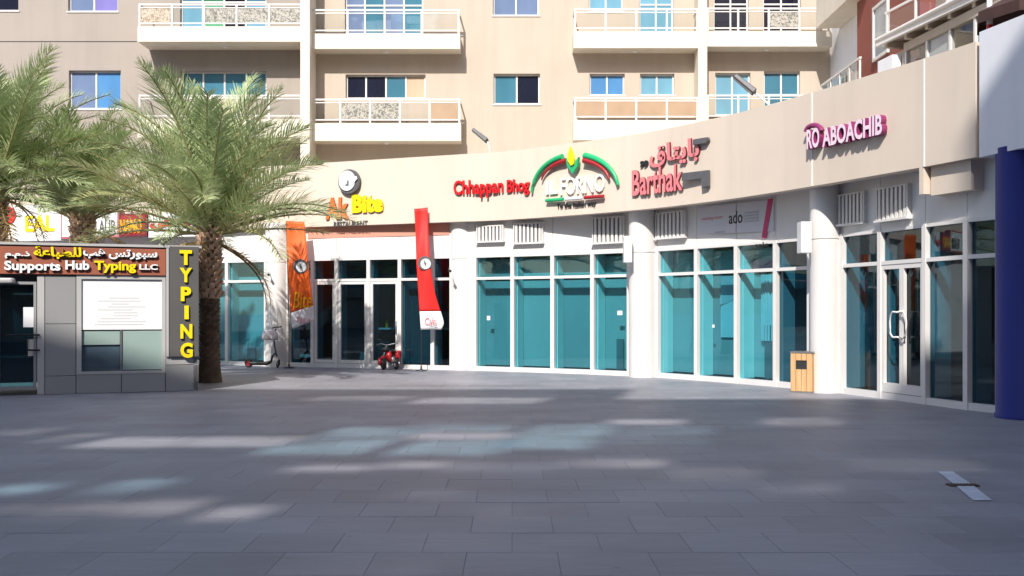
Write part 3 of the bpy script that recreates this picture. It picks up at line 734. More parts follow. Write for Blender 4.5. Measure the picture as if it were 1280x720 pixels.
# unseen screen, gaps added to throw light pools standing in for window reflections. (photo px range, photo row range, glass)
gw = glass('light_pool_tint_clear', (.99, .99, .99)); gc = glass('light_pool_tint_blue', (.55, .92, 1.0), mottle=.4); gd = glass('light_pool_tint_dim', (.85, .83, .80), mottle=.6); gf = glass('light_pool_tint_faint', (.26, .26, .27), mottle=.6); ge = glass('light_pool_tint_pale_blue', (.20, .34, .40), mottle=.6)  # tints set the colour and strength of the added light pools
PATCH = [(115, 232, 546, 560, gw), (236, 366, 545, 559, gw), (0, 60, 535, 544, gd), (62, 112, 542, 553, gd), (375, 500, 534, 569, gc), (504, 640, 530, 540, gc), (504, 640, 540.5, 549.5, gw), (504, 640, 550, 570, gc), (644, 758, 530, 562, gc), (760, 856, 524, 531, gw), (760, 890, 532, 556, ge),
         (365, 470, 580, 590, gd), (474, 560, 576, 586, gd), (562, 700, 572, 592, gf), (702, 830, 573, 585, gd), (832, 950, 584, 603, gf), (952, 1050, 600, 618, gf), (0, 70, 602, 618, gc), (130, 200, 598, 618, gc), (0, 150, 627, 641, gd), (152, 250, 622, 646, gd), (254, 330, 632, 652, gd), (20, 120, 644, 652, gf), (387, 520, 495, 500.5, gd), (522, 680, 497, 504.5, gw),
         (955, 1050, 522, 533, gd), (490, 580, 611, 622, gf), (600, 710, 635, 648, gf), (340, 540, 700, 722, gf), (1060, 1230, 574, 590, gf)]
segs = [(-60, roof_x(2.2, 20), 21.3), (roof_x(2.2, 20), roof_x(7.3, 17), 18.9), (roof_x(7.3, 17), 60, 21.6)]
phs = []
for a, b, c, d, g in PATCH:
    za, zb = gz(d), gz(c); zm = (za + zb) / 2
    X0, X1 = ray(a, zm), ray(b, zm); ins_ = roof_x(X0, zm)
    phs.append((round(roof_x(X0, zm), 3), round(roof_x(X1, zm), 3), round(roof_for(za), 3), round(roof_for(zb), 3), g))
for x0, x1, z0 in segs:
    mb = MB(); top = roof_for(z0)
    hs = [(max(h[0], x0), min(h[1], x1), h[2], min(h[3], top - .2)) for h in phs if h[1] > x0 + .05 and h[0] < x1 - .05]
    holes_wall(mb, x0, x1, HB, top, hs, TY - .05, TY + .05); mb.build('shade_and_pool_screen', towm, tower)
for h in phs: MB().box(h[0] - .02, h[1] + .02, TY + .051, TY + .056, h[2] - .02, h[3] + .02).build('light_pool_pane', h[4], tower)  # unseen panes added to tint and dim the pools

# ================================================================== KIOSK
kA = Vector((ray(55, 19.9), 19.9)); kB = Vector((ray(248, 20.9), 20.9)); kt = (kB - kA).normalized()
kf = frame(kA - kt * 3.2, kB); KL = kf.len
kx = lambda px: on(kf, px)
def kz(px, py): return on(kf, px, py)[1]
KH = 2.86
kiosk = thing('kiosk', (kf(KL / 2, 1.2, 0)), 'grey metal-clad kiosk with terracotta sign band and glazed front at the left', 'kiosk')
body = MB(); body.box(0, KL, 2.4, 2.5, 0, KH, kf); body.box(KL - .1, KL, .0, 2.4, 0, KH, kf); body.box(0, .1, 0, 2.4, 0, KH, kf); body.box(.1, KL - .1, .12, 2.4, KH - .1, KH, kf); body.build('shell', metalg, kiosk)
MB().box(-.05, KL + .06, -.06, 2.55, KH + .002, KH + .05, kf).build('roof_cap', metall, kiosk)
def kpanel(nm, p0, p1, y0, y1, m, d0=.0, d1=.1, par=None, bev=.004, gap=.006):
    x0, x1 = kx(p0), kx(p1); z1, z0 = kz((p0 + p1) / 2, y0), kz((p0 + p1) / 2, y1)
    return MB().box(x0 + gap, x1 - gap, d0, d1, max(z0 + gap, 0), z1 - gap, kf).build(nm, m, par or kiosk, bevel=bev)
zb = lambda px: 389 + 1.6 * FPX / kf(kx(px), 0, 0).y
for a, b, c, d in ((56, 95, 344, 405), (56, 95, 405, 470), (56, 95, 470, zb(75)), (95, 152, 467, zb(120)), (152, 207, 466, zb(180)), (207, 248, 456, zb(228)), (-60, 0, 344, 500)):
    kpanel('cladding_panel', a, b, c, d, metalg)
kpanel('cladding_panel', 46, 56, 344, zb(50), metall)
kpanel('cladding_panel', 207, 248, 446, 456, metall)
MB().box(0, kx(248), .055, .12, 0, KH - .1, kf).build('backing', dark, kiosk) if False else None
# sign band
kpanel('sign_band', -40, 207.5, 309, 343.5, brown, -.05, .1)
kpanel('sign_trim', 207.6, 211, 308, 446, metall, -.05, .1, gap=.001)
kpanel('pylon_panel', 211.2, 248.5, 308, 446, metald, -.07, .1)
# window with poster behind the glass
fm = MB(); x0, x1 = kx(95.5), kx(207); zt, zc = kz(150, 344), kz(150, 467)
for q in ((x0, x0 + .09, zc, zt), (x1 - .07, x1, zc, zt), (x0 + .09, x1 - .07, zt - .08, zt), (x0 + .09, x1 - .07, zc, zc + .05)): fm.box(q[0], q[1], -.012, .09, q[2], q[3], kf)
kw = fm.build('window', metall, kiosk)
kpanel('poster', 99.5, 203.5, 348.5, 412, poster, .03, .036, kw, 0, 0)
kpanel('pane', 99.5, 151, 413, 464, clear, .04, .048, kw, 0, .002); kpanel('pane', 152.5, 203.5, 413, 464, clear, .03, .038, kw, 0, .002)
kpanel('sash_bar', 150.3, 152.3, 412.5, 465, grym, .02, .06, kw, 0, 0)
kpanel('window_film', 153, 203, 413.5, 462, mat('frosted_green_film', (.47, .56, .51), .4, .03, 2), .05, .055, kw, 0, 0)
kpanel('window_film', 100, 149.8, 413.5, 431, MATS['frosted_green_film'], .06, .065, kw, 0, 0)
kpanel('inner_blind', 100, 149.8, 431, 464, mat('inner_blue_grey', (.10, .14, .18), .3, .3, 2), .10, .11, kw, 0, 0)
rr = random.Random(3)
for k in range(10):
    y = 372 + k * 3.7; a = 138 - (14 if k % 3 == 1 else 0) - (k * 2.2 if k > 7 else 0) + rr.uniform(-4, 4); b = 160 + rr.uniform(0, 26)
    kpanel('text_line', a, b, y, y + 1.2, grayt, .0285, .0295, kw, 0, 0)
# glazed door at the left with papers and bars
dx0, dx1 = kx(-2), kx(45.5); dz = kz(20, 352)
dm = MB(); dm.box(dx1 - .05, dx1, -.0, .06, .1, dz, kf); dm.box(kx(-40), dx1 - .05, 0, .06, .1, .17, kf); dm.box(kx(-40), dx1 - .05, .0, .06, dz - .05, dz, kf)
kd = dm.build('door', mat('door_frame_grey', (.30, .30, .30), .4), kiosk)
MB().box(kx(-40), dx1 - .05, .025, .035, .17, dz - .05, kf).build('pane', tealdk, kd)
kpanel('inner_dark_board', -40, 45, 352, 480, mat('kiosk_interior', (.035, .037, .04), .5, .4, 2), .30, .32, kd, 0, 0)
kpanel('notice', 29, 42, 384, 409, poster, .012, .018, kd, 0, 0); kpanel('notice', 35, 42.5, 424, 445, mat('cream_paper', (.75, .70, .60), .6), .012, .018, kd, 0, 0)
kpanel('shelf_edge', -40, 43, 445, 448, mat('shelf_beige', (.45, .40, .34), .6), .20, .24, kd, 0, 0)
for y in (418.5, 437.5): 
    x0, z0 = on(kf, 8 if y < 430 else 34, y); x1 = kx(49); MB().tube([kf(x0, -.05, z0), kf(x1, -.05, z0 - .005), kf(x1, .0, z0 - .005)], .018, 8).build('bar', blk, kd)
MB().tube([kf(kx(34.5), -.05, kz(35, 437.5)), kf(kx(34.5), -.05, kz(35, 424)), kf(kx(34.5), -.0, kz(35, 423))], .016, 8).build('bar', blk, kd)
x0, z0 = on(kf, -10, 353); x1, z1 = on(kf, 20, 348)
MB().prism([(x0, -.35), (x1 - .04, -.35), (x1, -.28), (x1, -.01), (x0, -.01)], z0 - .02, z1, kf).build('door_hood', metall, kiosk, bevel=.03)
bpanel = MB().box(kx(46), kx(248) , .101, .115, 0, KH - .1, kf).build('inner_lining', dark, kiosk)

def ksign(nm, label): return thing(nm, kf(kx(120), -.05, 2.4), label, 'sign')
ks = ksign('sign_lettering', 'white and yellow Arabic and English raised letters along the terracotta kiosk band')
def kl(body, p0, p1, y0, y1, m, bold=.02, split=True, par=ks, base=-.05, dep=.06):
    pm_ = (p0 + p1) / 2
    return letters('letter', body, kf, kx(p0), kx(p1), kz(pm_, y1), kz(pm_, y0), base - dep, dep, m, par, bold, split, sidem=dark)
kl('Supports', 6, 76, 326.5, 341.5, whl, .035); kl('Hub', 82, 112, 326, 337.5, whl, .035); kl('Typing', 118, 170, 326.5, 341.5, yel, .035); kl('LLC', 174, 197, 330.5, 337.5, whl, .035)
kl('\uFEB2\uFE97\uFEAD\uFEEE\uFE92\uFEB3', 136, 196.5, 312.5, 324.8, whl, .035); kl('\uFE90\uFEEB', 104, 132, 311, 323.5, whl, .035)
kl('\uFE94\uFECB\uFE8E\uFE92\uFEC4\uFEE0\uFEDF', 42.5, 102, 308.8, 324, yel, .035); kl('\uFEE1.\uFEE1.\uFEAB', 6.5, 38, 314.5, 323.5, whl, .035)
ty = thing('vertical_sign', kf(kx(230), -.07, 1.4), 'yellow raised letters reading TYPING down the charcoal kiosk pylon', 'sign')
for ch, y0, y1, a, b in (('T', 313, 331.5, 224, 239.5), ('Y', 335, 353, 224, 239.5), ('P', 358.5, 376.5, 225.5, 238.5), ('I', 382, 399, 230, 235.5), ('N', 405, 423, 225, 240), ('G', 428, 447, 225, 240.5)):
    kl(ch, a, b, y0, y1, yel, .045, False, ty, -.07, .05)

# ================================================================== SIGNS ON THE CURVED FASCIA
def fsign(nm, px0, px1, label, cat='sign'):
    f = frame(curve_at(fas_c, px0), curve_at(fas_c, px1)); t = thing(nm, f(0, -.05, 4.8), label, cat); return f, t
def flet(f, t, body, p0, p1, y0, y1, m, dep=.05, base=-.012, bold=.02, split=True, sidem=None, tilt=0, shear=0):
    if base > -.1: f = frame(curve_at(fas_c, p0), curve_at(fas_c, p1))
    x0, x1 = on(f, p0), on(f, p1); ym = (y0 + y1) / 2; d = f((x0 + x1) / 2, 0, 0).y
    z1 = CAMH + (HOR - y0) * d / FPX; z0 = CAMH + (HOR - y1) * d / FPX
    return letters('letter', body, f, x0, x1, z0 - tilt / 2, z1 - tilt / 2, base - dep, dep, m, t, bold, split, slope=tilt, sidem=sidem, shear=shear)
def fxy(f, px, py):
    k, z = on(f, px, py); return k, z
def bar_px(nm, f, t, pts, r, m, y=-.08):
    P = [f(fxy(f, a, b)[0], y, fxy(f, a, b)[1]) for a, b in pts]; return MB().tube(P, r, 8).build(nm, m, t)
# red script sign
f, t = fsign('shop_sign', 566, 665, 'red raised letters reading Chhappan Bhog on the cream fascia')
flet(f, t, 'Chhappan', 568, 630, 224.5, 248, redl, sidem=darkred, bold=.022); flet(f, t, 'Bhog', 635, 663, 224, 245, redl, sidem=darkred, bold=.022)
# restaurant sign with arcs
f, t = fsign('shop_sign', 668, 776, 'restaurant sign with green and red arches over white letters and a yellow wheat ear')
def arc(cx, cy, rx, ry, a0, a1, n=14): return [(cx + rx * math.cos(R(a0 + (a1 - a0) * k / n)), cy - ry * math.sin(R(a0 + (a1 - a0) * k / n))) for k in range(n + 1)]
def taper_px(nm, pts, r, m, y=-.08):
    n = len(pts); P = [f(fxy(f, a, b)[0], y, fxy(f, a, b)[1]) for a, b in pts]
    return MB().tube(P, r, 8).build(nm, m, t)
gl_ = arc(718, 243, 51, 48, 178, 104); gr_ = arc(722, 236, 53, 42, 78, 6)
taper_px('green_arc', gl_, [.03 + .05 * k / 14 for k in range(15)], gren); taper_px('green_arc', gr_, [.08 - .04 * k / 14 for k in range(15)], gren)
rl_ = arc(722, 230, 43, 30, 172, 106); rr_ = arc(722, 228, 42, 28, 76, 8)
taper_px('red_arc', rl_, [.02 + .05 * k / 14 for k in range(15)], darkred); taper_px('red_arc', rr_, [.075 - .045 * k / 14 for k in range(15)], darkred)
def leaf_px(nm, pts, m, y0, y1):
    return MB().plate([fxy(f, a, b) for a, b in pts], y0, y1, f).build(nm, m, t)
leaf_px('green_leaf', [(719.5, 217.5), (713, 208), (711.5, 198), (716, 203), (719.5, 209), (723, 203), (727, 197), (726, 208)], gren, -.14, -.06)
leaf_px('wheat_ear', [(719, 208), (715, 201), (715.5, 193), (718.5, 184), (721.5, 191), (723.5, 200), (722.5, 206)], yel, -.19, -.141)
flet(f, t, 'IL', 684, 698, 226, 243, whl, sidem=whl, bold=.02); flet(f, t, 'FORNO', 702, 757, 220, 242, whl, sidem=whl, bold=.0)
for nm, a, b, m in (('green_bar', 685, 707, gren), ('white_bar', 709, 731, whl), ('red_bar', 733, 757, darkred)):
    ya = 251 - (a - 685) * .075; yb = 251 - (b - 685) * .075; bar_px(nm, f, t, [(a, ya), (b, yb)], .045, m)
flet(f, t, 'To the Italian way', 697, 746, 253, 261, blk, dep=.02, base=-.02, bold=.01, split=True)
# pink bilingual sign
f, t = fsign('shop_sign', 790, 892, 'pink Arabic and English letters reading Barthak with dark grey blocks on the fascia')
flet(f, t, 'Barthak', 792, 855, 209, 242, pink, sidem=maroon, bold=.02); 
flet(f, t, '\uFED5\uFE8E\uFE98\uFEF3\uFE8E\uFE91', 814, 876, 177, 206, pink, sidem=maroon, bold=.03)
flet(f, t, ',,', 802, 812, 201, 209, blk, bold=.05, dep=.03, base=-.03)
def plate_px(nm, pts, m, y0=-.10, y1=-.03): return MB().plate([fxy(f, a, b) for a, b in pts], y0, y1, f).build(nm, m, t)
chm = mat('charcoal_letter', (.10, .10, .11), .45, .1, 5)
plate_px('grey_block', [(856, 226.5), (856, 217), (889, 213), (889, 233), (881, 235), (880, 223.5)], chm); plate_px('grey_block', [(870, 182), (870, 175), (881, 173), (888, 172), (889, 175), (886, 179), (880, 180)], chm)
# plum sign
f, t = fsign('shop_sign', 1012, 1114, 'lilac and plum raised letters on the right part of the fascia')
flet(f, t, 'RO', 1016, 1032, 161, 186, lilac, sidem=purp, bold=.03, dep=.12, base=-.03); flet(f, t, 'ABOACHIB', 1036, 1111, 152, 177, lilac, sidem=purp, bold=.03, dep=.12, base=-.03)
P = [f(fxy(f, a, b)[0], -.10, fxy(f, a, b)[1]) for a, b in arc(1023, 166, 10, 9, 175, 10, 10)]; MB().tube(P, .05, 8).build('dark_arc', purp, t)
# bistro sign with round logo
f, t = fsign('shop_sign', 398, 482, 'round black and white logo above yellow and orange letters beside the palm')
k0, zc0 = fxy(f, 439, 227.5); MB().tube([f(k0, -.05, zc0), f(k0, -.14, zc0)], .34, 32).build('logo_ring', chm, t); 
MB().plate([(k0 - .04 + .26 * math.cos(a_ / 24 * 2 * math.pi) , zc0 + .02 + .28 * math.sin(a_ / 24 * 2 * math.pi)) for a_ in range(24)], -.17, -.141, f).build('logo_disc', whl, t)
MB().plate([(k0 + .05, zc0 - .02), (k0 + .12, zc0 - .12), (k0 + .30, zc0 + .06), (k0 + .27, zc0 + .13), (k0 + .14, zc0 + .08)], -.19, -.171, f).build('logo_stem', whl, t)
MB().plate([(k0 - .10, zc0 - .10), (k0 + .02, zc0 - .12), (k0 + .03, zc0 + .02), (k0 - .02, zc0 + .03), (k0 - .03, zc0 - .06)], -.19, -.172, f).build('logo_mark', grym, t)
flet(f, t, 'Bite', 441, 480, 243, 266, yel, bold=.06, sidem=amber); flet(f, t, 'Ak', 408, 437, 247, 274, orng, bold=.04, sidem=darkred)
flet(f, t, 'RESTAURANT', 418, 460, 276.5, 282.5, chm, bold=.01, dep=.02, base=-.02)
# row of lit-box signs behind the palms
def box_sign(px0, px1, py0, py1, label, facem, rimm):
    f, t = fsign('box_sign', px0, px1, label); a, z1 = fxy(f, px0, py0); b, z0 = fxy(f, px1, py1)
    MB().box(a, b, -.20, -.01, z0, z1, f).build('box', rimm, t, bevel=.01); MB().box(a + .06, b - .06, -.215, -.201, z0 + .06, z1 - .06, f).build('face', facem, t); return f, t
pinkr = mat('pink_frame', (.50, .14, .17), .5)
f, t = box_sign(4, 81, 258, 301, 'white box sign with tall yellow letters behind the left palms', poster, whl)
flet(f, t, 'EAL', 38, 74, 270, 290, yel, bold=.03, base=-.215, dep=.03); flet(f, t, 'est kitchen', 50, 76, 292, 296, grayt, base=-.215, dep=.01, bold=.0)
x0, z0 = fxy(f, 26, 262); MB().plate([(x0 - .35 + .36 * math.cos(a_ / 20 * 6.2832), z0 - .2 + .30 * math.sin(a_ / 20 * 6.2832)) for a_ in range(20)], -.25, -.216, f).build('red_roundel', redl, t)
f, t = box_sign(82, 154.5, 266, 297, 'white box sign in a pink frame, between the two trunks behind the kiosk', poster, pinkr); flet(f, t, 'FLAUR', 121, 151, 276, 292, chm, base=-.215, dep=.02, bold=.0)
f, t = box_sign(155, 189, 268, 296, 'amber letters on a maroon box sign behind the palms', darkred, maroon); flet(f, t, 'NANO', 156.5, 184, 275, 292, amber, base=-.215, dep=.04, bold=.06)
f, t = box_sign(191, 250, 268, 296, 'white box sign with red letters just left of the nearest palm trunk', poster, whl); flet(f, t, '\uFEF2\uFEE8\uFEB3\uFE8E', 194, 244, 272, 289, redl, base=-.215, dep=.04, bold=.06)

# banner over the third bay
fr = frame(WP(873), WP(969)); bt = thing('banner', fr(fr.len / 2, -.02, 3.6), 'pale printed banner with a slanted crimson stripe above the shopfront windows', 'banner')
def bz(px, py): return on(fr, px, py)
def bplate(nm, pts, m, y0, y1): return MB().plate([bz(a, b) for a, b in pts], y0, y1, fr).build(nm, m, bt)
bm = mat('banner_vinyl', (.66, .66, .70), .5, .03, 2)
bplate('sheet', [(873.5, 293), (920.5, 291), (920.5, 254), (873.5, 259)], bm, -.02, -.004); bplate('sheet', [(921.5, 291), (968, 289), (968, 249), (921.5, 254)], bm, -.02, -.004)
bplate('crimson_stripe', [(953, 298), (958.5, 297.5), (967.5, 248), (961, 249)], magen, -.03, -.021)
def blet(body, p0, p1, y0, y1, m, bold=0):
    x0, x1 = on(fr, p0), on(fr, p1); z1, z0 = bz((p0 + p1) / 2, y0)[1], bz((p0 + p1) / 2, y1)[1]; letters('letter', body, fr, x0, x1, z0, z1, -.026, .004, m, bt, bold)
blet('ado', 912, 929, 264, 279.5, blk, .01); blet('coming soon', 878, 904, 270.5, 275.5, pink); blet('opening', 895, 907, 288.5, 291.5, grayt)
for k in range(4): blet('commercial', 931, 949, 264 + k * 3.6, 266.6 + k * 3.6, grayt)
# number plate lettering over the third bay's last window
x0, z1 = bz(945, 303.5); x1, z0 = bz(962, 308.5); letters('letter', 'sale', fr, x0, x1, z0, z1, -.034, .004, blk, bt, .02)

# ================================================================== PALMS
def frond_mesh(nm, Lr, droop, seed, dens=84, lw=.0105, ll=.60, lmat=leafm, dry=False):
    rg = random.Random(seed); mb = MB(); pts = []; a = 0.0; p = Vector((0, 0, 0)); n = 14
    for i in range(n + 1):
        pts.append(p.copy()); t = i / n; a = -droop * t ** 1.6; p = p + Vector((math.cos(a), 0, math.sin(a))) * (Lr / n)
    mb.tube(pts, [.028 * (1 - .85 * i / n) + .003 for i in range(n + 1)], 5, 1)
    for side in (-1, 1):
        for k in range(dens):
            t = .13 + .87 * (k + rg.uniform(-.4, .4)) / dens; t = min(max(t, .1), .995)
            u = t * n; i = min(int(u), n - 1); q = pts[i].lerp(pts[i + 1], u - i); d = (pts[i + 1] - pts[i]).normalized(); up = Vector((-d.z, 0, d.x)); sd_ = Vector((0, side, 0))
            ln = ll * (math.sin(math.pi * min(t * .86 + .14, 1)) ** .6 * .85 + .15) * rg.uniform(.8, 1.15)
            lift = rg.choice((.15, .5, .9)) + rg.uniform(-.2, .2); fw = rg.uniform(.45, .85) + .55 * t
            dr = (sd_ * math.cos(lift) + up * math.sin(lift) + d * fw).normalized()
            wd = dr.cross(up if abs(dr.dot(up)) < .9 else sd_).normalized() * lw
            m1 = q + dr * ln * .5 + wd * 0; tip = q + dr * ln - Vector((0, 0, ln * .16))
            mb.add([q - wd * .5, q + wd * .5, m1 + wd, m1 - wd, tip], [(0, 1, 2, 3), (3, 2, 4)], False, 0)
    me = bpy.data.meshes.new(nm); me.from_pydata(mb.v, [], mb.f); me.update()
    for f_, m_ in zip(me.polygons, mb.mi): f_.material_index = m_
    me.materials.append(lmat); me.materials.append(drym if dry else rach); return me
FR = [frond_mesh('frond', 2.75, .55, 1), frond_mesh('frond', 2.6, .9, 2), frond_mesh('frond', 2.8, .75, 3, 70), frond_mesh('frond', 2.5, 1.25, 4), frond_mesh('frond', 2.4, 1.0, 5, lmat=leafy), frond_mesh('frond', 2.7, .35, 6, lmat=leafy)]
DRY = [frond_mesh('dry_frond', 1.7, 1.3, 8, 24, .012, .30, drym, True)]
def palm(px, dist, height, scale, nf, label, seed, r0=.24, lean=0.0, dryn=5, boots=.45, sweep=86):
    rg = random.Random(seed); base = Vector((ray(px, dist), dist, 0)); t = thing('palm_tree', base, label, 'palm tree')
    n = 12; pts = [base + Vector((lean * (i / n) ** 2, 0, height * i / n)) for i in range(n + 1)]
    mb = MB(); mb.tube(pts, [r0 * (1.18 - .30 * min(i / 2, 1) + (.10 if i > n - 3 else 0)) for i in range(n + 1)], 16)
    rows = int(height / .085)
    for j in range(rows):
        z = height * (j + .5) / rows; i = min(int(z / height * n), n - 1); c = pts[i].lerp(pts[i + 1], z / height * n - i); top = z > height * (1 - boots)
        for k in range(9):
            a = 2 * math.pi * (k + .5 * (j % 2)) / 9 + rg.uniform(-.1, .1); d = Vector((math.cos(a), math.sin(a), 0)); s_ = Vector((-d.y, d.x, 0))
            out = (.10 if top else .035) * rg.uniform(.6, 1.3); hh = (.17 if top else .07) * rg.uniform(.8, 1.2); ww = .075
            b0 = c + d * (r0 * .84); 
            q = [b0 - s_ * ww, b0 + s_ * ww, b0 + s_ * ww * .6 + d * out + Vector((0, 0, hh)), b0 - s_ * ww * .6 + d * out + Vector((0, 0, hh)), b0 + s_ * ww * .5 + d * out * .2 + Vector((0, 0, hh * 1.05)), b0 - s_ * ww * .5 + d * out * .2 + Vector((0, 0, hh * 1.05))]
            mb.add(q, [(0, 1, 2, 3), (3, 2, 4, 5), (0, 3, 5), (1, 4, 2)], False, 1 if top else 0)
    mb.build('trunk', [palmt, palmd], t)
    crown = Vector((lean, 0, height))
    ga = 2.39996
    for k in range(nf):
        u = k / nf; el = R(86) - R(sweep) * u ** 1.1 + rg.uniform(-.12, .12); az = ga * k + rg.uniform(-.25, .25)
        me = FR[(k * 5 + seed) % 4] if u < .6 else rg.choice(FR)
        o = bpy.data.objects.new('frond', me); COL.objects.link(o); o.parent = t
        s_ = scale * rg.uniform(.85, 1.08) * (1 - .12 * u)
        o.location = crown + Vector((math.cos(az) * .10, math.sin(az) * .10, .18 - .28 * u)); o.rotation_euler = (rg.uniform(-.35, .35), -el, az); o.scale = (s_, s_, s_)
    for k in range(dryn):
        o = bpy.data.objects.new('dry_frond', DRY[0]); COL.objects.link(o); o.parent = t; az = rg.uniform(0, 6.28)
        o.location = crown + Vector((math.cos(az) * .15, math.sin(az) * .15, -.25)); o.rotation_euler = (0, rg.uniform(-.1, .6), az); o.scale = (scale * .9,) * 3
    return t
palm(262, 23.4, 3.4, 1.32, 62, 'nearest date palm, full trunk and base visible beside the kiosk', 11, sweep=82)
palm(103, 25.6, 3.85, 1.0, 46, 'date palm with short dark trunk rising behind the kiosk roof', 23, r0=.27, sweep=62)
palm(-6, 24.6, 4.5, 1.24, 66, 'date palm at the left edge, its trunk cut by the frame', 37, sweep=80)

# ================================================================== FEATHER FLAGS
def flag(px_pole, py_base, d, edge_l, edge_r, split_row, cloth, label, logo, word, word2):
    """cloth between two photo outlines (lists of (row, px)), hung on a pole"""
    t = thing('feather_flag', (ray(px_pole, d), d, 0), label, 'flag')
    def itp(tab, y):
        for (a, b), (c, e) in zip(tab, tab[1:]):
            if a <= y <= c: return b + (e - b) * (y - a) / (c - a)
        return tab[-1][1] if y > tab[-1][0] else tab[0][1]
    n, m_ = 40, 10; y0, y1 = edge_l[0][0], edge_l[-1][0]; y0r, y1r = edge_r[0][0], edge_r[-1][0]
    def P(i, j, off=0.0):
        u = j / m_; v = i / n; ya = y0 + (y1 - y0) * v; yb = y0r + (y1r - y0r) * v; xa, xb = itp(edge_l, ya), itp(edge_r, yb)
        px = xa + (xb - xa) * u; py = ya + (yb - ya) * u; bow = math.sin(u * 4.2 + v * 5) * .05 * u + .10 * math.sin(v * 7 + 1) * u
        x, z = ray(px, d, py); return Vector((x, d + bow - off, z))
    si = int(round(n * (split_row - y0) / (y1 - y0)))
    def cl(i0, i1, mm, nm):
        vs = []; w_ = m_ + 1
        for i in range(i0, i1 + 1):
            for j in range(w_): vs.append(P(i, j))
        k = len(vs); vs += [v + Vector((0, .004, 0)) for v in vs]; fs = []
        for i in range(i1 - i0):
            for j in range(m_):
                a = i * w_ + j; fs.append((a, a + w_, a + w_ + 1, a + 1)); fs.append((k + a, k + a + 1, k + a + w_ + 1, k + a + w_))
        per = [j for j in range(w_)] + [i * w_ + m_ for i in range(1, i1 - i0 + 1)] + [(i1 - i0) * w_ + j for j in range(m_ - 1, -1, -1)] + [i * w_ for i in range(i1 - i0 - 1, 0, -1)]
        for a, b in zip(per, per[1:] + per[:1]): fs.append((a, b, k + b, k + a))
        return MB().add(vs, fs, True).build(nm, mm, t)
    cl(0, si, cloth, 'cloth'); cl(si, n, whitef, 'hem_band')
    xb, zt = ray(edge_l[0][1], d, edge_l[0][0]); xg = ray(px_pole, d)
    MB().tube([(xg, d + .02, .03), (xg, d + .02, 1.3), (xb - .005, d + .02, zt)], .014, 8).build('pole', blk, t)
    mb = MB(); mb.lathe((xg, d + .02), [(.16, 0), (.16, .02), (.03, .035), (.025, .12)], 20); mb.build('base', blk, t)
    def surf(px, py, off):
        best = min(((i, j) for i in range(n + 1) for j in range(m_ + 1)), key=lambda q: (P(*q) - Vector((ray(px, d), P(*q).y, ray(px, d, py)[1]))).length); return P(best[0], best[1]).y - off
    lx, ly, lr = logo; x, z = ray(lx, d, ly); yy = min(surf(lx + e, ly, .015) for e in (-5, 0, 5))
    MB().disc((x, yy, z), (0, 1, 0), lr, .008, 28).build('logo_ring', chm, t); MB().disc((x + .02, yy - .008, z - .02), (0, 1, 0), lr * .72, .006, 24).build('logo_disc', whl, t)
    MB().plate([(x - .02, z + lr * .5), (x + lr * .25, z - lr * .1), (x + lr * .1, z - lr * .5), (x - lr * .1, z - lr * .1)], yy - .016, yy - .012).build('logo_mark', chm, t)
    for body, a, b, c, e, mm in (word, word2):
        if not body: continue
        x0, z1 = ray(a, d, c); x1, z0 = ray(b, d, e); yy = min(surf(q, r_, .012) for q in (a, (a + b) / 2, b) for r_ in (c, e))
        letters('letter', body, (lambda X, Y, Z: Vector((X, Y, Z))), x0, x1, z0, z1, yy, .004, mm, t, .0, shear=.2)
flag(361, 459, 29.2, [(276, 358), (330, 359), (360, 361), (411.5, 365)], [(277, 380), (330, 386), (360, 389), (400, 392)], 392, orangef, 'orange feather flag with round logo beside the white column', (376.5, 333, .20), ('Bite', 367, 390, 365, 385, amber), ('Taste', 370, 388, 396, 403, pink))
flag(526.5, 462, 28.0, [(261, 518.5), (330, 520.5), (412, 526)], [(259, 534.5), (290, 535.5), (320, 537.5), (345, 540), (365, 543.5), (380, 547.5), (392, 551.5), (400, 554), (406, 554.5), (412, 551)], 391, redf, 'red feather flag with round logo in front of the glazed shop entrance', (531.5, 329, .19), ('', 0, 0, 0, 0, None), ('Cafe', 531, 545, 397, 406, pink))

# ================================================================== SMALL THINGS
# wooden litter bin
b = G(1005, 491); bf = frame(b + Vector((-.26, .02, 0)), b + Vector((.10, -.18, 0)))
bin_ = thing('litter_bin', b, 'square litter bin clad in pale wooden slats beside the column', 'bin')
W_ = .42; HBN = .80
MB().box(.02, W_ - .02, .02, W_ - .02, .03, HBN - .03, bf).build('liner', dark, bin_); MB().box(.0, W_, 0, W_, 0, .03, bf).build('base', grym, bin_); MB().box(-.01, W_ + .01, -.01, W_ + .01, HBN - .02, HBN + .01, bf).build('lid', grym, bin_)
ns = 4
for k in range(ns):
    a, c = W_ * k / ns + .004, W_ * (k + 1) / ns - .004
    for face in range(4):
        zr = [(.035, HBN - .025)]
        if face == 0 and k in (1, 2): zr = [(.035, HBN * .58), (HBN * .80, HBN - .025)]
        for z0, z1 in zr:
            if face == 0: q = (a, c, -.002, .018)
            elif face == 1: q = (W_ - .018, W_ + .002, max(a, .02), min(c, W_ - .02))
            elif face == 2: q = (a, c, W_ - .018, W_ + .002)
            else: q = (-.002, .018, max(a, .02), min(c, W_ - .02))
            MB().box(q[0], q[1], q[2], q[3], z0, z1, bf).build('slat', wood, bin_)
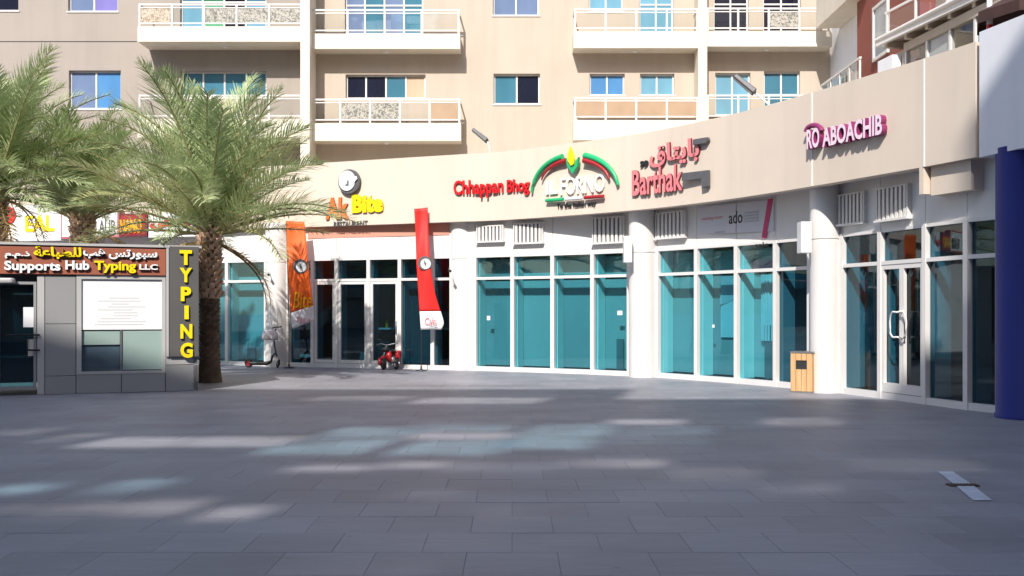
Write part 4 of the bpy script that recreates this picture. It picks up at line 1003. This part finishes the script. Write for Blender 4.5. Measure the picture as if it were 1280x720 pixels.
# kick scooter by the column
d = 29.45; sc = thing('kick_scooter', (ray(332, d), d, 0), 'dark electric kick scooter with a white shell on its stem parked by the column', 'scooter')
S = lambda px, py, dy=0: Vector((ray(px, d), d + dy, ray(px, d, py)[1]))
for nm, px, dy in (('rear_wheel', 310, .08), ('front_wheel', 349, -.12)):
    c = Vector((ray(px, d), d + dy, .125)); ax = (.15, 1, 0) if nm == 'rear_wheel' else (.92, .4, -.25)
    wv = MB().torus(c, ax, .095, .032, 24, 8).build(nm, rub, sc); MB().disc(c, ax, .075, .03, 20).build('hub', redm if nm == 'rear_wheel' else grym, wv)
MB().tube([S(311, 453), S(316, 454.2), S(334, 454.2), S(339, 452)], [.03, .055, .055, .04], 8).build('deck', blk, sc)
MB().tube([S(339, 452), S(341, 445, -.05), S(345, 441.5, -.1), S(347.5, 445, -.12)], .03, 8).build('fork', blk, sc)
MB().tube([S(346.5, 444, -.1), S(344, 432, -.08), S(342.5, 422, -.05), S(345, 411, 0)], .022, 8).build('stem', blk, sc)
MB().tube([S(341, 410, -.12), S(346, 409, 0), S(350, 408.6, .18)], .017, 8).build('handlebar', blk, sc)
mb = MB(); c = S(338, 421, -.06)
prof = [(0, .24), (.10, .235), (.18, .19), (.23, .10), (.245, -.02), (.23, -.10)]
vs = []; fs = []
for i, (r_, h_) in enumerate(prof):
    for k in range(16):
        a = 2 * math.pi * k / 16; vs.append(c + Vector((r_ * math.cos(a) * .95, r_ * math.sin(a) * .6, h_ * .9)))
for i in range(len(prof) - 1):
    for k in range(16): fs.append((i * 16 + k, i * 16 + (k + 1) % 16, (i + 1) * 16 + (k + 1) % 16, (i + 1) * 16 + k))
fs.append(tuple(range(80, 96)))
mb.add(vs, fs, True); mb.build('white_shell', mat('shell_white', (.62, .56, .56), .5, .08, 6), sc)

# small red motorbike seen end on
d = gz(462.0); bx, by = ray(487, d), d
mo = thing('motorbike', (bx, by, 0), 'small red motorbike parked end-on before the glazed entrance', 'motorbike')
Q = lambda px, py, dy=0: Vector((ray(px, d), d + dy, ray(px, d, py)[1]))
c = Q(480, 453, -.12); c.z = .20; rw = MB().torus(c, (1, .35, 0), .15, .055, 24, 8).build('wheel', rub, mo); MB().disc(c, (1, .35, 0), .12, .05, 20).build('hub', grym, rw)
c = Q(495, 457, .05); c.z = .14; fw = MB().torus(c, (1, .4, .1), .09, .05, 24, 8).build('wheel', rub, mo); MB().disc(c, (1, .4, .1), .07, .08, 20).build('hub', silver, fw)
c = Q(497, 458, .45); c.z = .18
def blob(nm, m, cen, rad, n=14, sq=1.0):
    vs = []; fs = []; k = 8
    for i in range(k + 1):
        th = math.pi * i / k
        for j in range(n):
            a = 2 * math.pi * j / n; sp = lambda v: math.copysign(abs(v) ** sq, v)
            vs.append(Vector(cen) + Vector((rad[0] * sp(math.sin(th)) * sp(math.cos(a)), rad[1] * sp(math.sin(th)) * sp(math.sin(a)), rad[2] * sp(math.cos(th)))))
    for i in range(k):
        for j in range(n): fs.append((i * n + j, (i + 1) * n + j, (i + 1) * n + (j + 1) % n, i * n + (j + 1) % n))
    return MB().add(vs, fs, True).build(nm, m, mo)
blob('fender', redm, Q(480, 446.5, -.10), (.075, .20, .06)); blob('side_fairing', redm, Q(475.5, 452, .05), (.07, .22, .11), sq=.7); blob('side_fairing', redm, Q(486.5, 446, .05), (.08, .20, .16), sq=.7); blob('side_fairing', redm, Q(497.5, 443.5, .1), (.085, .22, .12), sq=.7)
blob('seat', blk, Q(488, 439.5, .25), (.14, .30, .06), sq=.8); blob('engine', grym, Q(490, 450, .12), (.10, .16, .10), sq=.6); blob('headlamp', blk, Q(482, 437, -.05), (.11, .10, .07), sq=.8)
MB().tube([Q(478.5, 453, -.12), Q(480, 445, -.16), Q(482, 437, -.06), Q(483, 433, 0)], .02, 8).build('fork', grym, mo); MB().tube([Q(491, 457, .02), Q(490, 447, .05), Q(493, 443, .1), Q(498, 449, .1), Q(499, 455, .06)], .022, 8).build('exhaust_pipe', silver, mo)
MB().tube([Q(471, 431.5, -.1), Q(476, 429.5, -.02), Q(483, 431.5, 0), Q(491, 430, .05), Q(498, 428.5, .0)], .014, 8).build('handlebar', grym, mo)
MB().tube([Q(477, 430, -.02), Q(475, 426, -.02)], .008, 6).build('mirror_stalk', blk, mo); blob('mirror', blk, Q(474, 425, -.02), (.06, .02, .035))

# floodlights on arms above the fascia
def floodlight(pts, arm, d, label):
    (ax, ay), (bx_, by_) = pts; x0, z0 = ray(ax, d, ay); x1, z1 = ray(bx_, d, by_); P0 = Vector((x0, d, z0)); P1 = Vector((x1, d - .1, z1)); dr = (P1 - P0).normalized(); up = dr.cross(Vector((0, 1, 0))).normalized()
    t = thing('floodlight', P1, label, 'floodlight', 'floodlights on the fascia'); nv = dr.cross(up)
    mb = MB(); L_ = (P1 - P0).length; q = []
    for s_, k in ((0, .085), (L_, .11)):
        for a, b2 in ((-1, -1), (1, -1), (1, 1), (-1, 1)): q.append(P0 + dr * s_ + up * a * k * .55 + nv * b2 * k)
    mb.hexa(q); mb.build('housing', chm, t, bevel=.02)
    mb = MB(); q = []
    for s_, k in ((.03, .07), (L_ - .03, .09)):
        for a, b2 in ((.58, -1), (.74, -1), (.74, 1), (.58, 1)): q.append(P0 + dr * s_ - up * a * k + nv * b2 * k * .8)
    mb.hexa(q); mb.build('lens', PANE['grey'], t)
    MB().tube([P1, Vector((*[ray(arm[0], arm[2])], arm[2], CAMH + (HOR - arm[1]) / FPX * arm[2])), Vector((ray(arm[0], arm[2]), arm[2], FZ1))], .022, 8).build('arm', whitem, t); return t
c = curve_at(fas_c, 612); floodlight(((591, 162), (609, 177)), (612, 184, c.y + .12), c.y + .35, 'small dark floodlight above the red script sign')
c = curve_at(fas_c, 962); floodlight(((918, 95), (942, 117)), (962, 131, c.y + .12), c.y + .35, 'larger dark floodlight on a white arm before the balcony windows')
# cameras
for px, py, dd, lb in ((562, 338, 27.6, 'tiny security camera on the column right of the red flag'), (335, 343, 29.6, 'tiny security camera on the column left of the orange flag')):
    x, z = ray(px, dd, py); t = thing('security_camera', (x, dd, z), lb, 'camera', 'cameras on the columns')
    MB().tube([(x - .02, dd + .3, z + .05), (x - .02, dd + .05, z + .05)], .012, 6).build('bracket', grym, t); MB().tube([(x - .02, dd + .12, z), (x + .02, dd + .0, z - .02)], .035, 12).build('body', blk, t)
# floor stripe and rusty drain
st = tag(MB().add([tuple(G(*p)) [:2] + (.006,) for p in ((1172, 590), (1191, 590), (1214.5, 606), (1240, 626), (1216, 626), (1195, 608))], [(5, 4, 3, 2, 1, 0)]).build('floor_marking', paint, origin=tuple(G(1206, 608))), 'short pale painted stripe on the paving at the lower right', 'marking')
dg = thing('drain_cover', G(1204, 607), 'narrow rusty drain cover crossing the pale floor stripe', 'drain'); p0, p1 = G(1185, 607), G(1222, 607); df = frame(p0, p1)
MB().box(0, df.len, -.06, .06, -.012, .008, df).build('frame', rust, dg)
for k in range(9):
    x = df.len * (k + .5) / 9; MB().box(x - .008, x + .008, -.05, .05, .0085, .014, df).build('bar', rust, dg)
# counter in the middle shop
fr = frame(pA[2], pA[5]); ct = thing('shop_counter', fr(.8, 2.2, 0), 'dark counter with pale top inside the glazed middle shop', 'counter')
MB().box(.1, 2.6, 1.9, 2.4, 0, 1.05, fr).build('front', mat('counter_dark', (.06, .05, .05), .4), ct); MB().box(.05, 2.65, 1.85, 2.45, 1.051, 1.10, fr).build('top', poster, ct)
for k in range(7): MB().lathe(tuple(fr(.5 + k * .28, 2.15, 0))[:2], [(.045, 1.101), (.045, 1.25), (.018, 1.32), (.018, 1.38)], 12).build('bottle', whl if k % 2 else amber, ct)

for o in bpy.data.objects:
    if '_o' in o: del o['_o']
